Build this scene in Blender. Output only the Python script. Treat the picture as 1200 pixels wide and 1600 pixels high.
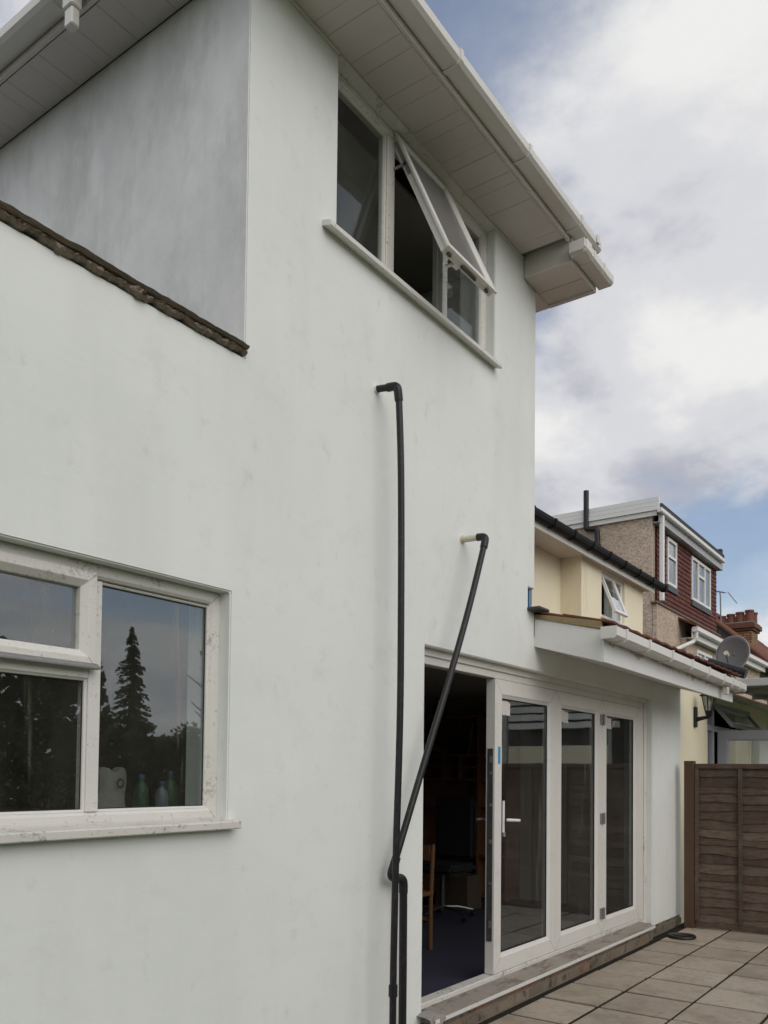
import bpy, bmesh, math, random
from mathutils import Vector, Matrix, noise

random.seed(7)
for o in list(bpy.data.objects):
    bpy.data.objects.remove(o)
SC = bpy.context.scene
COL = SC.collection
R = math.radians

# ------------------------------------------------------------------ camera
cam_d = bpy.data.cameras.new('camera')
cam = bpy.data.objects.new('camera', cam_d)
COL.objects.link(cam)
YAW, PITCH, ROLL = R(54.238), R(1.877), R(-0.623)
fw = Vector((math.sin(YAW) * math.cos(PITCH), math.cos(YAW) * math.cos(PITCH), math.sin(PITCH)))
rt = Vector((math.cos(YAW), -math.sin(YAW), 0))
up = rt.cross(fw)
r2 = rt * math.cos(ROLL) - up * math.sin(ROLL)
u2 = rt * math.sin(ROLL) + up * math.cos(ROLL)
m = Matrix((r2, u2, -fw)).transposed().to_4x4()
m.translation = Vector((0, -2.728, 1.58))
cam.matrix_world = m
cam_d.sensor_fit = 'HORIZONTAL'
cam_d.sensor_width = 36
cam_d.lens = 36 * 1317.9 / 1200
cam_d.shift_y = (1165 - 800) / 1200
cam_d.clip_start = 0.05
cam_d.clip_end = 3000
SC.camera = cam

# ------------------------------------------------------------------ sky, sun, exposure
SUN_EL, SUN_AZ = R(38), R(197)          # azimuth measured from +y (into the wall) towards +x
SC.view_settings.view_transform = 'Standard'
SC.view_settings.look = 'None'
SC.view_settings.gamma = 1
SC.view_settings.exposure = 0.0
SC.view_settings.use_curve_mapping = False

W = bpy.data.worlds.new('World')
SC.world = W
W.use_nodes = True
nt = W.node_tree
nt.nodes.clear()


def wn(t, **k):
    n = nt.nodes.new(t)
    for a, b in k.items():
        setattr(n, a, b)
    return n


def wmath(op, a, b=None, clamp=False):
    n = wn('ShaderNodeMath', operation=op)
    n.use_clamp = clamp
    for i, v in enumerate((a, b)):
        if v is None:
            continue
        if isinstance(v, (int, float)):
            n.inputs[i].default_value = v
        else:
            nt.links.new(v, n.inputs[i])
    return n.outputs[0]


sky = wn('ShaderNodeTexSky', sky_type='NISHITA')
sky.sun_disc = False
sky.sun_elevation = SUN_EL
sky.sun_rotation = SUN_AZ
sky.air_density = 1.0
sky.dust_density = 2.0
sky.ozone_density = 1.2
bg_sky = wn('ShaderNodeBackground')
bg_sky.inputs[1].default_value = 0.15
nt.links.new(sky.outputs[0], bg_sky.inputs[0])
tc = wn('ShaderNodeTexCoord')
sp = wn('ShaderNodeSeparateXYZ')
nt.links.new(tc.outputs['Generated'], sp.inputs[0])
den = wmath('ADD', wmath('MAXIMUM', sp.outputs[2], 0.0), 0.36)
cb = wn('ShaderNodeCombineXYZ')
nt.links.new(wmath('DIVIDE', sp.outputs[0], den), cb.inputs[0])
nt.links.new(wmath('DIVIDE', sp.outputs[1], den), cb.inputs[1])
CLOUD_OFF = (53.6, 47.8, 0.0)


def wnoise(scale, detail, rough, dist=0.0, shrink=1.0):
    n = wn('ShaderNodeTexNoise')
    n.inputs['Scale'].default_value = scale
    n.inputs['Detail'].default_value = detail
    n.inputs['Roughness'].default_value = rough
    n.inputs['Distortion'].default_value = dist
    m_ = wn('ShaderNodeMapping')
    m_.inputs['Location'].default_value = CLOUD_OFF
    m_.inputs['Scale'].default_value = (shrink, shrink, 1)
    nt.links.new(cb.outputs[0], m_.inputs[0])
    nt.links.new(m_.outputs[0], n.inputs['Vector'])
    return n.outputs[0]


def wramp(src, stops):
    n = wn('ShaderNodeValToRGB')
    n.color_ramp.interpolation = 'EASE'
    e = n.color_ramp.elements
    e[0].position, e[0].color = stops[0][0], (*stops[0][1], 1)
    e[1].position, e[1].color = stops[1][0], (*stops[1][1], 1)
    for p, c in stops[2:]:
        x = e.new(p)
        x.color = (*c, 1)
    nt.links.new(src, n.inputs[0])
    return n.outputs[0]


n_here = wnoise(1.6, 8, 0.55, 0.15)
n_above = wnoise(1.6, 8, 0.55, 0.15, 0.90)          # the same field nearer the zenith: cloud tops against undersides
cover = wramp(n_here, [(0.40, (0.24, 0.24, 0.24)), (0.535, (1, 1, 1))])
lit = wmath('ADD', wmath('MULTIPLY', wmath('SUBTRACT', n_here, n_above), 1.6), wmath('ADD', wmath('MULTIPLY', wnoise(3.2, 8, 0.57, 0.3), 1.1), -0.06))
shade = wramp(lit, [(0.20, (0.52, 0.53, 0.595)), (0.47, (0.77, 0.775, 0.81)), (0.72, (0.96, 0.955, 0.94))])
bg_cl = wn('ShaderNodeBackground')
nt.links.new(shade, bg_cl.inputs[0])
bg_cl.inputs[1].default_value = 0.90
mx = wn('ShaderNodeMixShader')
nt.links.new(cover, mx.inputs[0])
nt.links.new(bg_sky.outputs[0], mx.inputs[1])
nt.links.new(bg_cl.outputs[0], mx.inputs[2])
wo = wn('ShaderNodeOutputWorld')
nt.links.new(mx.outputs[0], wo.inputs[0])

sun_d = bpy.data.lights.new('sun', 'SUN')
sun_d.energy = 1.08
sun_d.angle = R(60)
sun_d.color = (1.0, 0.945, 0.86)
sun = bpy.data.objects.new('sun', sun_d)
COL.objects.link(sun)
sdir = Vector((math.sin(SUN_AZ) * math.cos(SUN_EL), math.cos(SUN_AZ) * math.cos(SUN_EL), math.sin(SUN_EL)))
sun.rotation_euler = sdir.to_track_quat('Z', 'Y').to_euler()
sun.location = (6, -12, 14)

# ------------------------------------------------------------------ materials


class Mat:
    def __init__(s, name, rough=0.6, spec=0.4):
        s.m = bpy.data.materials.new(name)
        s.m.use_nodes = True
        s.t = s.m.node_tree
        s.t.nodes.clear()
        s.out = s.n('ShaderNodeOutputMaterial')
        s.b = s.n('ShaderNodeBsdfPrincipled')
        s.b.inputs['Roughness'].default_value = rough
        s.b.inputs['Specular IOR Level'].default_value = spec
        s.l(s.b.outputs[0], s.out.inputs[0])
        g = s.n('ShaderNodeNewGeometry')
        s.pos = g.outputs['Position']

    def n(s, t, **k):
        n = s.t.nodes.new(t)
        for a, b in k.items():
            setattr(n, a, b)
        return n

    def l(s, a, b):
        s.t.links.new(a, b)

    def map(s, sc=(1, 1, 1), rot=(0, 0, 0), src=None):
        n = s.n('ShaderNodeMapping')
        n.inputs['Scale'].default_value = sc
        n.inputs['Rotation'].default_value = rot
        s.l(src or s.pos, n.inputs[0])
        return n.outputs[0]

    def noise(s, scale, detail=4, rough=0.55, sc=(1, 1, 1), dist=0, src=None):
        n = s.n('ShaderNodeTexNoise')
        n.inputs['Scale'].default_value = scale
        n.inputs['Detail'].default_value = detail
        n.inputs['Roughness'].default_value = rough
        n.inputs['Distortion'].default_value = dist
        s.l(s.map(sc, src=src), n.inputs['Vector'])
        return n.outputs[0]

    def voro(s, scale, feat='F1'):
        n = s.n('ShaderNodeTexVoronoi', feature=feat)
        n.inputs['Scale'].default_value = scale
        s.l(s.pos, n.inputs['Vector'])
        return n

    def ramp(s, src, stops, interp='LINEAR'):
        n = s.n('ShaderNodeValToRGB')
        n.color_ramp.interpolation = interp
        e = n.color_ramp.elements

        def c4(c):
            return (c, c, c, 1) if isinstance(c, (int, float)) else (*c, 1)
        e[0].position, e[0].color = stops[0][0], c4(stops[0][1])
        e[1].position, e[1].color = stops[1][0], c4(stops[1][1])
        for p, c in stops[2:]:
            e.new(p).color = c4(c)
        s.l(src, n.inputs[0])
        return n.outputs[0]

    def mix(s, fac, a, b, mode='MIX'):
        n = s.n('ShaderNodeMix', data_type='RGBA', blend_type=mode)
        for sock, v in ((n.inputs[0], fac), (n.inputs[6], a), (n.inputs[7], b)):
            if isinstance(v, (int, float)):
                sock.default_value = v if sock.type == 'VALUE' else (v, v, v, 1)
            elif isinstance(v, tuple):
                sock.default_value = (*v, 1)
            else:
                s.l(v, sock)
        return n.outputs[2]

    def math(s, op, a, b=None):
        n = s.n('ShaderNodeMath', operation=op)
        for i, v in enumerate((a, b)):
            if v is None:
                continue
            if isinstance(v, (int, float)):
                n.inputs[i].default_value = v
            else:
                s.l(v, n.inputs[i])
        return n.outputs[0]

    def col(s, c):
        if isinstance(c, tuple):
            s.b.inputs['Base Color'].default_value = (*c, 1)
        else:
            s.l(c, s.b.inputs['Base Color'])

    def rnd(s):
        return s.n('ShaderNodeObjectInfo').outputs['Random']

    def bump(s, h, dist=0.01, strength=1.0):
        n = s.n('ShaderNodeBump')
        n.inputs['Distance'].default_value = dist
        n.inputs['Strength'].default_value = strength
        s.l(h, n.inputs['Height'])
        if s.b.inputs['Normal'].links:
            s.l(s.b.inputs['Normal'].links[0].from_socket, n.inputs['Normal'])
        s.l(n.outputs[0], s.b.inputs['Normal'])


MT = {}


def plain(name, c, rough=0.5, var=0.12, scale=6, spec=0.4, metal=0.0):
    k = Mat(name, rough, spec)
    n = k.noise(scale, 5, 0.6)
    k.col(k.mix(n, tuple(v * (1 - var) for v in c), tuple(min(1, v * (1 + var)) for v in c)))
    k.b.inputs['Metallic'].default_value = metal
    MT[name] = k.m
    return k


# painted render of the house
k = Mat('white_render', 0.85, 0.2)
c = k.mix(k.ramp(k.noise(1.1, 4, 0.6), [(0.3, 0), (0.7, 1)]), (0.76, 0.785, 0.755), (0.825, 0.845, 0.815))
c = k.mix(k.ramp(k.noise(1.6, 4, 0.65, (1, 1, 0.16)), [(0.48, 0), (0.74, 0.36)]), c, (0.63, 0.645, 0.62))
c = k.mix(k.ramp(k.noise(3.8, 5, 0.7), [(0.55, 0), (0.78, 0.40)]), c, (0.60, 0.60, 0.57))
c = k.mix(k.ramp(k.noise(9.0, 4, 0.65, (1, 1, 0.6)), [(0.61, 0), (0.78, 0.42)]), c, (0.50, 0.505, 0.48))
k.col(c)
h_ = k.math('ADD', k.math('MULTIPLY', k.noise(1.4, 2, 0.5), 2.2), k.math('ADD', k.math('MULTIPLY', k.noise(7, 3, 0.6, (0.7, 1, 1.8), 0.6), 0.9), k.math('MULTIPLY', k.noise(55, 2, 0.6), 0.14)))
k.bump(h_, 0.0065, 0.26)
MT['render'] = k.m

k = Mat('grey_render', 0.9, 0.2)
c = k.mix(k.ramp(k.noise(1.5, 5, 0.68, (1, 1, 0.7)), [(0.34, 0), (0.66, 1)]), (0.67, 0.678, 0.672), (0.83, 0.835, 0.825))
c = k.mix(k.ramp(k.noise(3.4, 3, 0.6, (1, 1, 0.26)), [(0.58, 0), (0.62, 0.55)]), c, (0.84, 0.855, 0.85))
c = k.mix(k.ramp(k.noise(2.7, 5, 0.7, (1, 1, 0.50)), [(0.50, 0), (0.66, 0.60)]), c, (0.56, 0.56, 0.545))
c = k.mix(k.ramp(k.noise(11, 4, 0.65, (1, 1, 0.6)), [(0.58, 0), (0.70, 0.4)]), c, (0.80, 0.815, 0.81))
k.col(c)
k.bump(k.noise(6, 4, 0.6), 0.006, 0.6)
MT['grey'] = k.m


def upvc(name, base, dirt, amount, rough=0.38):
    """moulded plastic: faint clouding, sparse specks, thin runs and scuffs; amount scales the dirt"""
    k = Mat(name, rough, 0.45)
    c = k.mix(k.noise(4, 3, 0.6), tuple(v * (1 - 0.07 * (0.5 + amount)) for v in base), base)
    d = k.noise(38, 5, 0.75)
    c = k.mix(k.ramp(d, [(0.66 - amount * 0.05, 0), (0.74 - amount * 0.05, 0.55 * min(1, amount + 0.2))]), c, dirt)
    if amount > 0.3:
        ticks = k.ramp(k.noise(16, 3, 0.6, (1, 1, 5.5)), [(0.60, 0), (0.70, 0.42 * amount)])
        patch = k.ramp(k.noise(3.2, 3, 0.6), [(0.44, 0), (0.62, 1)])
        c = k.mix(k.math('MULTIPLY', ticks, patch), c, tuple(v * 1.25 for v in dirt))
        g_ = k.math('MULTIPLY', k.noise(4.5, 4, 0.7), k.noise(58, 5, 0.75))
        c = k.mix(k.ramp(g_, [(0.30, 0), (0.375, 0.50 * amount)]), c, dirt)
    k.col(c)
    k.bump(k.noise(30, 2, 0.6), 0.0012, 0.5)
    MT[name] = k.m


upvc('upvc_dirty', (0.74, 0.725, 0.68), (0.22, 0.17, 0.12), 1.0)
upvc('upvc', (0.73, 0.715, 0.67), (0.36, 0.31, 0.24), 0.35)
upvc('upvc_clean', (0.78, 0.775, 0.75), (0.45, 0.42, 0.36), 0.0)
upvc('soffit_plastic', (0.64, 0.60, 0.565), (0.40, 0.34, 0.28), 0.0)
upvc('gutter_plastic', (0.72, 0.70, 0.655), (0.42, 0.38, 0.32), 0.05, 0.32)
upvc('painted_board', (0.77, 0.765, 0.745), (0.52, 0.47, 0.39), 0.32, 0.6)
upvc('sill_dirty', (0.70, 0.68, 0.635), (0.17, 0.13, 0.09), 1.5, 0.5)
k = Mat('half_painted', 0.65, 0.3)
c = k.mix(k.noise(5, 4, 0.6), (0.74, 0.745, 0.74), (0.80, 0.80, 0.785))
sz = k.n('ShaderNodeSeparateXYZ'); k.l(k.pos, sz.inputs[0])
edge = k.math('ADD', k.math('MULTIPLY', k.math('SUBTRACT', sz.outputs[2], 2.475), 9.0), k.math('MULTIPLY', k.math('SUBTRACT', k.noise(3.0, 5, 0.65), 0.5), 3.2))
c = k.mix(k.ramp(edge, [(0.10, 0), (0.22, 0.9)]), c, k.mix(k.noise(9, 4, 0.6), (0.40, 0.345, 0.29), (0.52, 0.47, 0.41)))
c = k.mix(k.ramp(k.noise(30, 4, 0.7), [(0.64, 0), (0.72, 0.4)]), c, (0.30, 0.25, 0.19))
k.col(c)
k.bump(k.noise(30, 2, 0.6), 0.0012, 0.5)
MT['half_painted'] = k.m
plain('soffit_gap', (0.22, 0.19, 0.17), 0.9)

# glass: symmetric Schlick reflection over clear transmission, with a film of grime


def glass(name, f0, dirt, dirt_col=(0.42, 0.41, 0.38), streak=0.0, wave=0.0012, power=5.0):
    k = Mat(name)
    k.t.nodes.remove(k.b)
    lw = k.n('ShaderNodeLayerWeight')
    lw.inputs[0].default_value = 0.5
    p5 = k.math('POWER', lw.outputs['Facing'], power)
    fr = k.math('ADD', k.math('MULTIPLY', p5, 0.72 - f0), f0)
    gl = k.n('ShaderNodeBsdfGlossy')
    gl.inputs['Roughness'].default_value = 0.012
    gl.inputs['Color'].default_value = (0.94, 0.97, 1.0, 1)
    bp = k.n('ShaderNodeBump')
    bp.inputs['Distance'].default_value = wave
    bp.inputs['Strength'].default_value = 0.6
    k.l(k.noise(2.2, 2, 0.4), bp.inputs['Height'])
    k.l(bp.outputs[0], gl.inputs['Normal'])
    tr = k.n('ShaderNodeBsdfTransparent')
    tr.inputs[0].default_value = (0.90, 0.93, 0.92, 1)
    mx = k.n('ShaderNodeMixShader')
    k.l(fr, mx.inputs[0]); k.l(tr.outputs[0], mx.inputs[1]); k.l(gl.outputs[0], mx.inputs[2])
    df = k.n('ShaderNodeBsdfDiffuse')
    df.inputs[0].default_value = (*dirt_col, 1)
    a = k.ramp(k.noise(3.5, 5, 0.65, (1, 1, 0.5)), [(0.35, dirt * 0.35), (0.75, dirt * 1.6)])
    b = k.ramp(k.noise(75, 3, 0.6), [(0.66, 0), (0.74, streak)])
    cdir = k.ramp(k.noise(14, 4, 0.6, (1, 1, 0.06)), [(0.60, 0), (0.74, streak * 0.8)])
    mask = k.math('MINIMUM', k.math('ADD', k.math('ADD', a, b), cdir), 0.9)
    m2 = k.n('ShaderNodeMixShader')
    k.l(mask, m2.inputs[0]); k.l(mx.outputs[0], m2.inputs[1]); k.l(df.outputs[0], m2.inputs[2])
    k.l(m2.outputs[0], k.out.inputs[0])
    MT[name] = k.m


glass('glass_grimy', 0.12, 0.032, (0.40, 0.37, 0.31), 0.34, 0.002)
glass('glass_door', 0.08, 0.018, (0.45, 0.44, 0.42), 0.10, 0.0012, 4.0)
glass('glass_upper', 0.035, 0.03, (0.5, 0.5, 0.5), 0.02)
glass('glass_far', 0.16, 0.03)
glass('glass_sky', 0.30, 0.02)
k = Mat('frosted_sash_glass', 0.30, 0.5)
k.col(k.mix(k.noise(4, 3), (0.13, 0.125, 0.12), (0.18, 0.175, 0.165)))
MT['glass_frost'] = k.m

# black waste pipe
k = Mat('gutter_black', 0.6, 0.15)
k.col(k.mix(k.noise(7, 4), (0.006, 0.006, 0.007), (0.012, 0.012, 0.013)))
MT['gutter_black'] = k.m
k = Mat('black_plastic', 0.38, 0.36)
c = k.mix(k.noise(7, 5, 0.6), (0.010, 0.010, 0.011), (0.018, 0.018, 0.019))
c = k.mix(k.ramp(k.noise(22, 6, 0.7), [(0.56, 0), (0.74, 0.42)]), c, (0.085, 0.082, 0.077))
k.col(c)
k.bump(k.noise(60, 3), 0.0006, 0.4)
MT['black_plastic'] = k.m
plain('cream_plastic', (0.62, 0.57, 0.45), 0.5, 0.1, 20)

# stone, brick, ground
k = Mat('paving', 0.85, 0.25)
c = k.mix(k.rnd(), (0.34, 0.278, 0.215), (0.47, 0.40, 0.32))
c = k.mix(k.ramp(k.noise(4.2, 6, 0.65), [(0.35, 0), (0.72, 1)]), c, k.mix(0.55, c, (0.38, 0.335, 0.28)))
c = k.mix(k.ramp(k.noise(2.2, 5, 0.6), [(0.47, 0), (0.66, 0.55)]), c, (0.20, 0.165, 0.12))
c = k.mix(k.ramp(k.noise(16, 6, 0.7), [(0.52, 0), (0.70, 0.5)]), c, (0.17, 0.145, 0.11))
k.col(c)
k.bump(k.noise(9, 6, 0.6), 0.006, 0.5)
k.bump(k.noise(120, 3), 0.0014, 0.7)
MT['paving'] = k.m
k = Mat('joint_soil', 0.95, 0.1)
k.col(k.mix(k.noise(20, 5), (0.018, 0.015, 0.011), (0.048, 0.041, 0.030)))
k.bump(k.noise(60, 4), 0.006)
MT['soil'] = k.m
k = Mat('concrete_sill', 0.85, 0.25)
c = k.mix(k.noise(6, 6, 0.65), (0.21, 0.185, 0.155), (0.36, 0.325, 0.28))
c = k.mix(k.ramp(k.noise(9, 7, 0.75, (0.35, 1, 1)), [(0.50, 0), (0.62, 0.75)]), c, (0.10, 0.072, 0.052))
k.col(c)
k.bump(k.noise(25, 6, 0.65), 0.004, 0.7)
MT['concrete'] = k.m
k = Mat('plinth_brick', 0.9, 0.2)
c = k.ramp(k.rnd(), [(0.0, (0.17, 0.145, 0.115)), (0.45, (0.25, 0.205, 0.155)), (0.8, (0.21, 0.165, 0.125)), (1.0, (0.30, 0.14, 0.085))])
c = k.mix(k.ramp(k.noise(9, 6, 0.7), [(0.52, 0), (0.66, 0.8)]), c, (0.028, 0.026, 0.023))
k.col(c)
k.bump(k.noise(45, 4, 0.65), 0.004, 0.7)
MT['plinth_brick'] = k.m
k = Mat('mortar', 0.95, 0.15)
k.col(k.mix(k.noise(14, 5), (0.16, 0.14, 0.115), (0.28, 0.25, 0.21)))
k.bump(k.noise(50, 4), 0.004)
MT['mortar'] = k.m
plain('grass', (0.06, 0.085, 0.03), 0.95, 0.4, 3)

# timber
k = Mat('fence_timber', 0.8, 0.2)
c = k.mix(k.rnd(), (0.085, 0.060, 0.045), (0.185, 0.135, 0.102))
c = k.mix(k.ramp(k.noise(9, 5, 0.65, (1, 1, 7), 0.4), [(0.42, 0), (0.66, 0.75)]), c, (0.068, 0.045, 0.032))
c = k.mix(k.ramp(k.noise(7, 5, 0.6), [(0.50, 0), (0.70, 0.5)]), c, (0.16, 0.14, 0.125))
c = k.mix(k.ramp(k.noise(5.0, 3, 0.6, (1, 1.2, 2.0)), [(0.66, 0), (0.75, 0.6)]), c, (0.20, 0.11, 0.06))
k.col(c)
k.bump(k.noise(12, 5, 0.65, (1, 1, 8)), 0.004, 0.8)
MT['fence'] = k.m
k = Mat('fence_post_timber', 0.8, 0.2)
c = k.mix(k.noise(14, 5, 0.6, (1, 1, 0.12)), (0.075, 0.045, 0.030), (0.135, 0.085, 0.058))
k.col(c)
k.bump(k.noise(20, 5, 0.6, (1, 1, 0.1)), 0.003)
MT['post'] = k.m
k = Mat('raw_timber', 0.8, 0.2)
c = k.mix(k.noise(10, 5, 0.6, (1, 0.2, 3)), (0.24, 0.18, 0.095), (0.36, 0.285, 0.165))
c = k.mix(k.ramp(k.noise(6, 5, 0.6), [(0.55, 0), (0.72, 0.6)]), c, (0.12, 0.09, 0.055))
k.col(c)
k.bump(k.noise(20, 4, 0.6, (1, 0.2, 3)), 0.002)
MT['raw_timber'] = k.m
k = Mat('verge_mortar', 0.9, 0.15)
c = k.mix(k.noise(24, 6, 0.7, (0.12, 1, 1.6)), (0.095, 0.078, 0.060), (0.30, 0.25, 0.195))
c = k.mix(k.ramp(k.noise(5, 4), [(0.5, 0), (0.7, 0.5)]), c, (0.20, 0.17, 0.14))
k.col(c)
k.bump(k.noise(30, 6, 0.7, (0.3, 1, 1.5)), 0.008, 0.9)
MT['verge'] = k.m
k = Mat('roof_tile', 0.8, 0.25)
c = k.mix(k.rnd(), (0.13, 0.048, 0.030), (0.20, 0.078, 0.048))
k.col(k.mix(k.ramp(k.noise(14, 5), [(0.5, 0), (0.7, 0.6)]), c, (0.10, 0.07, 0.055)))
k.bump(k.noise(60, 4), 0.002)
MT['roof_tile'] = k.m
k = Mat('hung_tile', 0.8, 0.25)
c = k.mix(k.rnd(), (0.125, 0.044, 0.035), (0.160, 0.058, 0.046))
cell = k.n('ShaderNodeTexWhiteNoise')
c = k.mix(k.ramp(k.noise(5, 4, 0.6, (1, 1, 2)), [(0.4, 0), (0.7, 0.6)]), c, (0.095, 0.036, 0.031))
k.col(c)
k.bump(k.noise(30, 3), 0.003)
MT['hung_tile'] = k.m
k = Mat('pebbledash', 0.95, 0.15)
v = k.voro(26)
c = k.ramp(v.outputs['Color'], [(0.0, (0.36, 0.275, 0.21)), (0.4, (0.52, 0.41, 0.325)), (0.75, (0.60, 0.49, 0.40)), (1.0, (0.72, 0.64, 0.56))])
c = k.mix(k.ramp(k.noise(0.9, 4, 0.6), [(0.42, 0), (0.7, 0.45)]), c, (0.34, 0.265, 0.21))
k.col(c)
k.bump(v.outputs['Distance'], 0.02, 0.4)
MT['pebbledash'] = k.m
k = Mat('cream_paint', 0.85, 0.2)
c = k.mix(k.noise(1.5, 5), (0.82, 0.75, 0.56), (0.87, 0.80, 0.61))
c = k.mix(k.ramp(k.noise(3, 5, 0.65, (1, 1, 0.3)), [(0.58, 0), (0.75, 0.35)]), c, (0.42, 0.37, 0.27))
k.col(c)
k.bump(k.noise(50, 4), 0.002)
MT['cream'] = k.m
k = Mat('chimney_brick', 0.9, 0.2)
bt = k.n('ShaderNodeTexBrick')
bt.inputs['Scale'].default_value = 1.0
bt.inputs['Brick Width'].default_value = 0.225
bt.inputs['Row Height'].default_value = 0.075
bt.inputs['Mortar Size'].default_value = 0.010
bt.inputs['Color1'].default_value = (0.40, 0.27, 0.14, 1)
bt.inputs['Color2'].default_value = (0.25, 0.15, 0.08, 1)
bt.inputs['Mortar'].default_value = (0.07, 0.06, 0.05, 1)
sx = k.n('ShaderNodeSeparateXYZ'); k.l(k.pos, sx.inputs[0])
cx = k.n('ShaderNodeCombineXYZ')
k.l(k.math('ADD', sx.outputs[0], sx.outputs[1]), cx.inputs[0]); k.l(sx.outputs[2], cx.inputs[1])
k.l(cx.outputs[0], bt.inputs['Vector'])
k.col(bt.outputs['Color'])
k.bump(k.math('SUBTRACT', 1.0, bt.outputs['Fac']), 0.012)
MT['chimney_brick'] = k.m
plain('red_brick', (0.15, 0.072, 0.05), 0.9, 0.35, 14)
plain('terracotta', (0.18, 0.075, 0.05), 0.85, 0.3, 9)
plain('lead', (0.10, 0.105, 0.115), 0.6, 0.25, 10)
plain('lead_dark', (0.05, 0.05, 0.052), 0.6, 0.25, 10)
plain('black_metal', (0.012, 0.012, 0.013), 0.45, 0.3, 20)
plain('dish_grey', (0.13, 0.125, 0.125), 0.55, 0.12, 8)
plain('dish_rim', (0.34, 0.33, 0.32), 0.5, 0.1, 8)
plain('lnb', (0.62, 0.58, 0.48), 0.4, 0.1, 8)
plain('steel', (0.25, 0.25, 0.25), 0.3, 0.2, 25, 0.5, 0.9)
plain('hinge_grey', (0.30, 0.29, 0.285), 0.45, 0.3, 40, 0.5, 0.6)
plain('lock_strip', (0.10, 0.10, 0.10), 0.45, 0.5, 35, 0.5, 0.4)
plain('joint_grime', (0.30, 0.27, 0.22), 0.9, 0.3, 30)
plain('rubber', (0.016, 0.016, 0.016), 0.7, 0.2)
plain('felt', (0.06, 0.06, 0.062), 0.95, 0.3)
plain('canopy_frame', (0.52, 0.52, 0.50), 0.45, 0.1, 8)
plain('grey_upvc', (0.42, 0.42, 0.45), 0.4, 0.08, 8)
plain('aluminium', (0.80, 0.79, 0.76), 0.42, 0.15, 18, 0.5, 0.2)
plain('blue_tape', (0.03, 0.30, 0.55), 0.55, 0.15)
plain('sticker', (0.62, 0.59, 0.56), 0.7, 0.35, 45)
plain('carpet', (0.028, 0.026, 0.048), 0.95, 0.25, 120)
plain('inner_paint', (0.40, 0.37, 0.32), 0.85, 0.08, 3)
plain('dark_wood', (0.26, 0.115, 0.062), 0.5, 0.35, 8)
plain('chair_wood', (0.17, 0.08, 0.036), 0.45, 0.25, 9)
plain('office_black', (0.015, 0.015, 0.017), 0.8, 0.2)
plain('paper', (0.24, 0.23, 0.205), 0.8, 0.1)
plain('cardboard', (0.09, 0.065, 0.045), 0.85, 0.2)
plain('cap_blue', (0.02, 0.05, 0.10), 0.4, 0.15)
plain('bottle_green', (0.035, 0.065, 0.035), 0.4, 0.4, 20)
plain('bottle_clear', (0.12, 0.14, 0.155), 0.3, 0.15, 20)
plain('ink', (0.035, 0.03, 0.03), 0.8)
plain('rag', (0.30, 0.285, 0.255), 0.95, 0.3, 16)
plain('blue_film', (0.10, 0.22, 0.36), 0.35, 0.2)
plain('bark', (0.07, 0.052, 0.04), 0.95, 0.35, 12)
plain('leaf_dark', (0.040, 0.062, 0.028), 0.7, 0.5, 4)
plain('leaf', (0.10, 0.115, 0.045), 0.7, 0.5, 4)
plain('board_grey', (0.74, 0.74, 0.72), 0.7, 0.25, 4)
plain('curtain', (0.55, 0.54, 0.52), 0.9, 0.1, 10)
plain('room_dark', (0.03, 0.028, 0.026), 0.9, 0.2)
for nm, cc in (('leaf', (0.20, 0.24, 0.06)), ('leaf_dark', (0.10, 0.15, 0.05))):
    mt = MT[nm]
    tt = mt.node_tree
    o_ = [n for n in tt.nodes if n.type == 'OUTPUT_MATERIAL'][0]
    b_ = [n for n in tt.nodes if n.type == 'BSDF_PRINCIPLED'][0]
    tl_ = tt.nodes.new('ShaderNodeBsdfTranslucent')
    tl_.inputs[0].default_value = (*cc, 1)
    ms = tt.nodes.new('ShaderNodeMixShader')
    ms.inputs[0].default_value = 0.4
    tt.links.new(b_.outputs[0], ms.inputs[1]); tt.links.new(tl_.outputs[0], ms.inputs[2]); tt.links.new(ms.outputs[0], o_.inputs[0])
k = Mat('polycarbonate', 0.35, 0.4)
k.col((0.30, 0.32, 0.34))
k.b.inputs['Transmission Weight'].default_value = 0.0
MT['polycarbonate'] = k.m

# ------------------------------------------------------------------ mesh helpers


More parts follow.
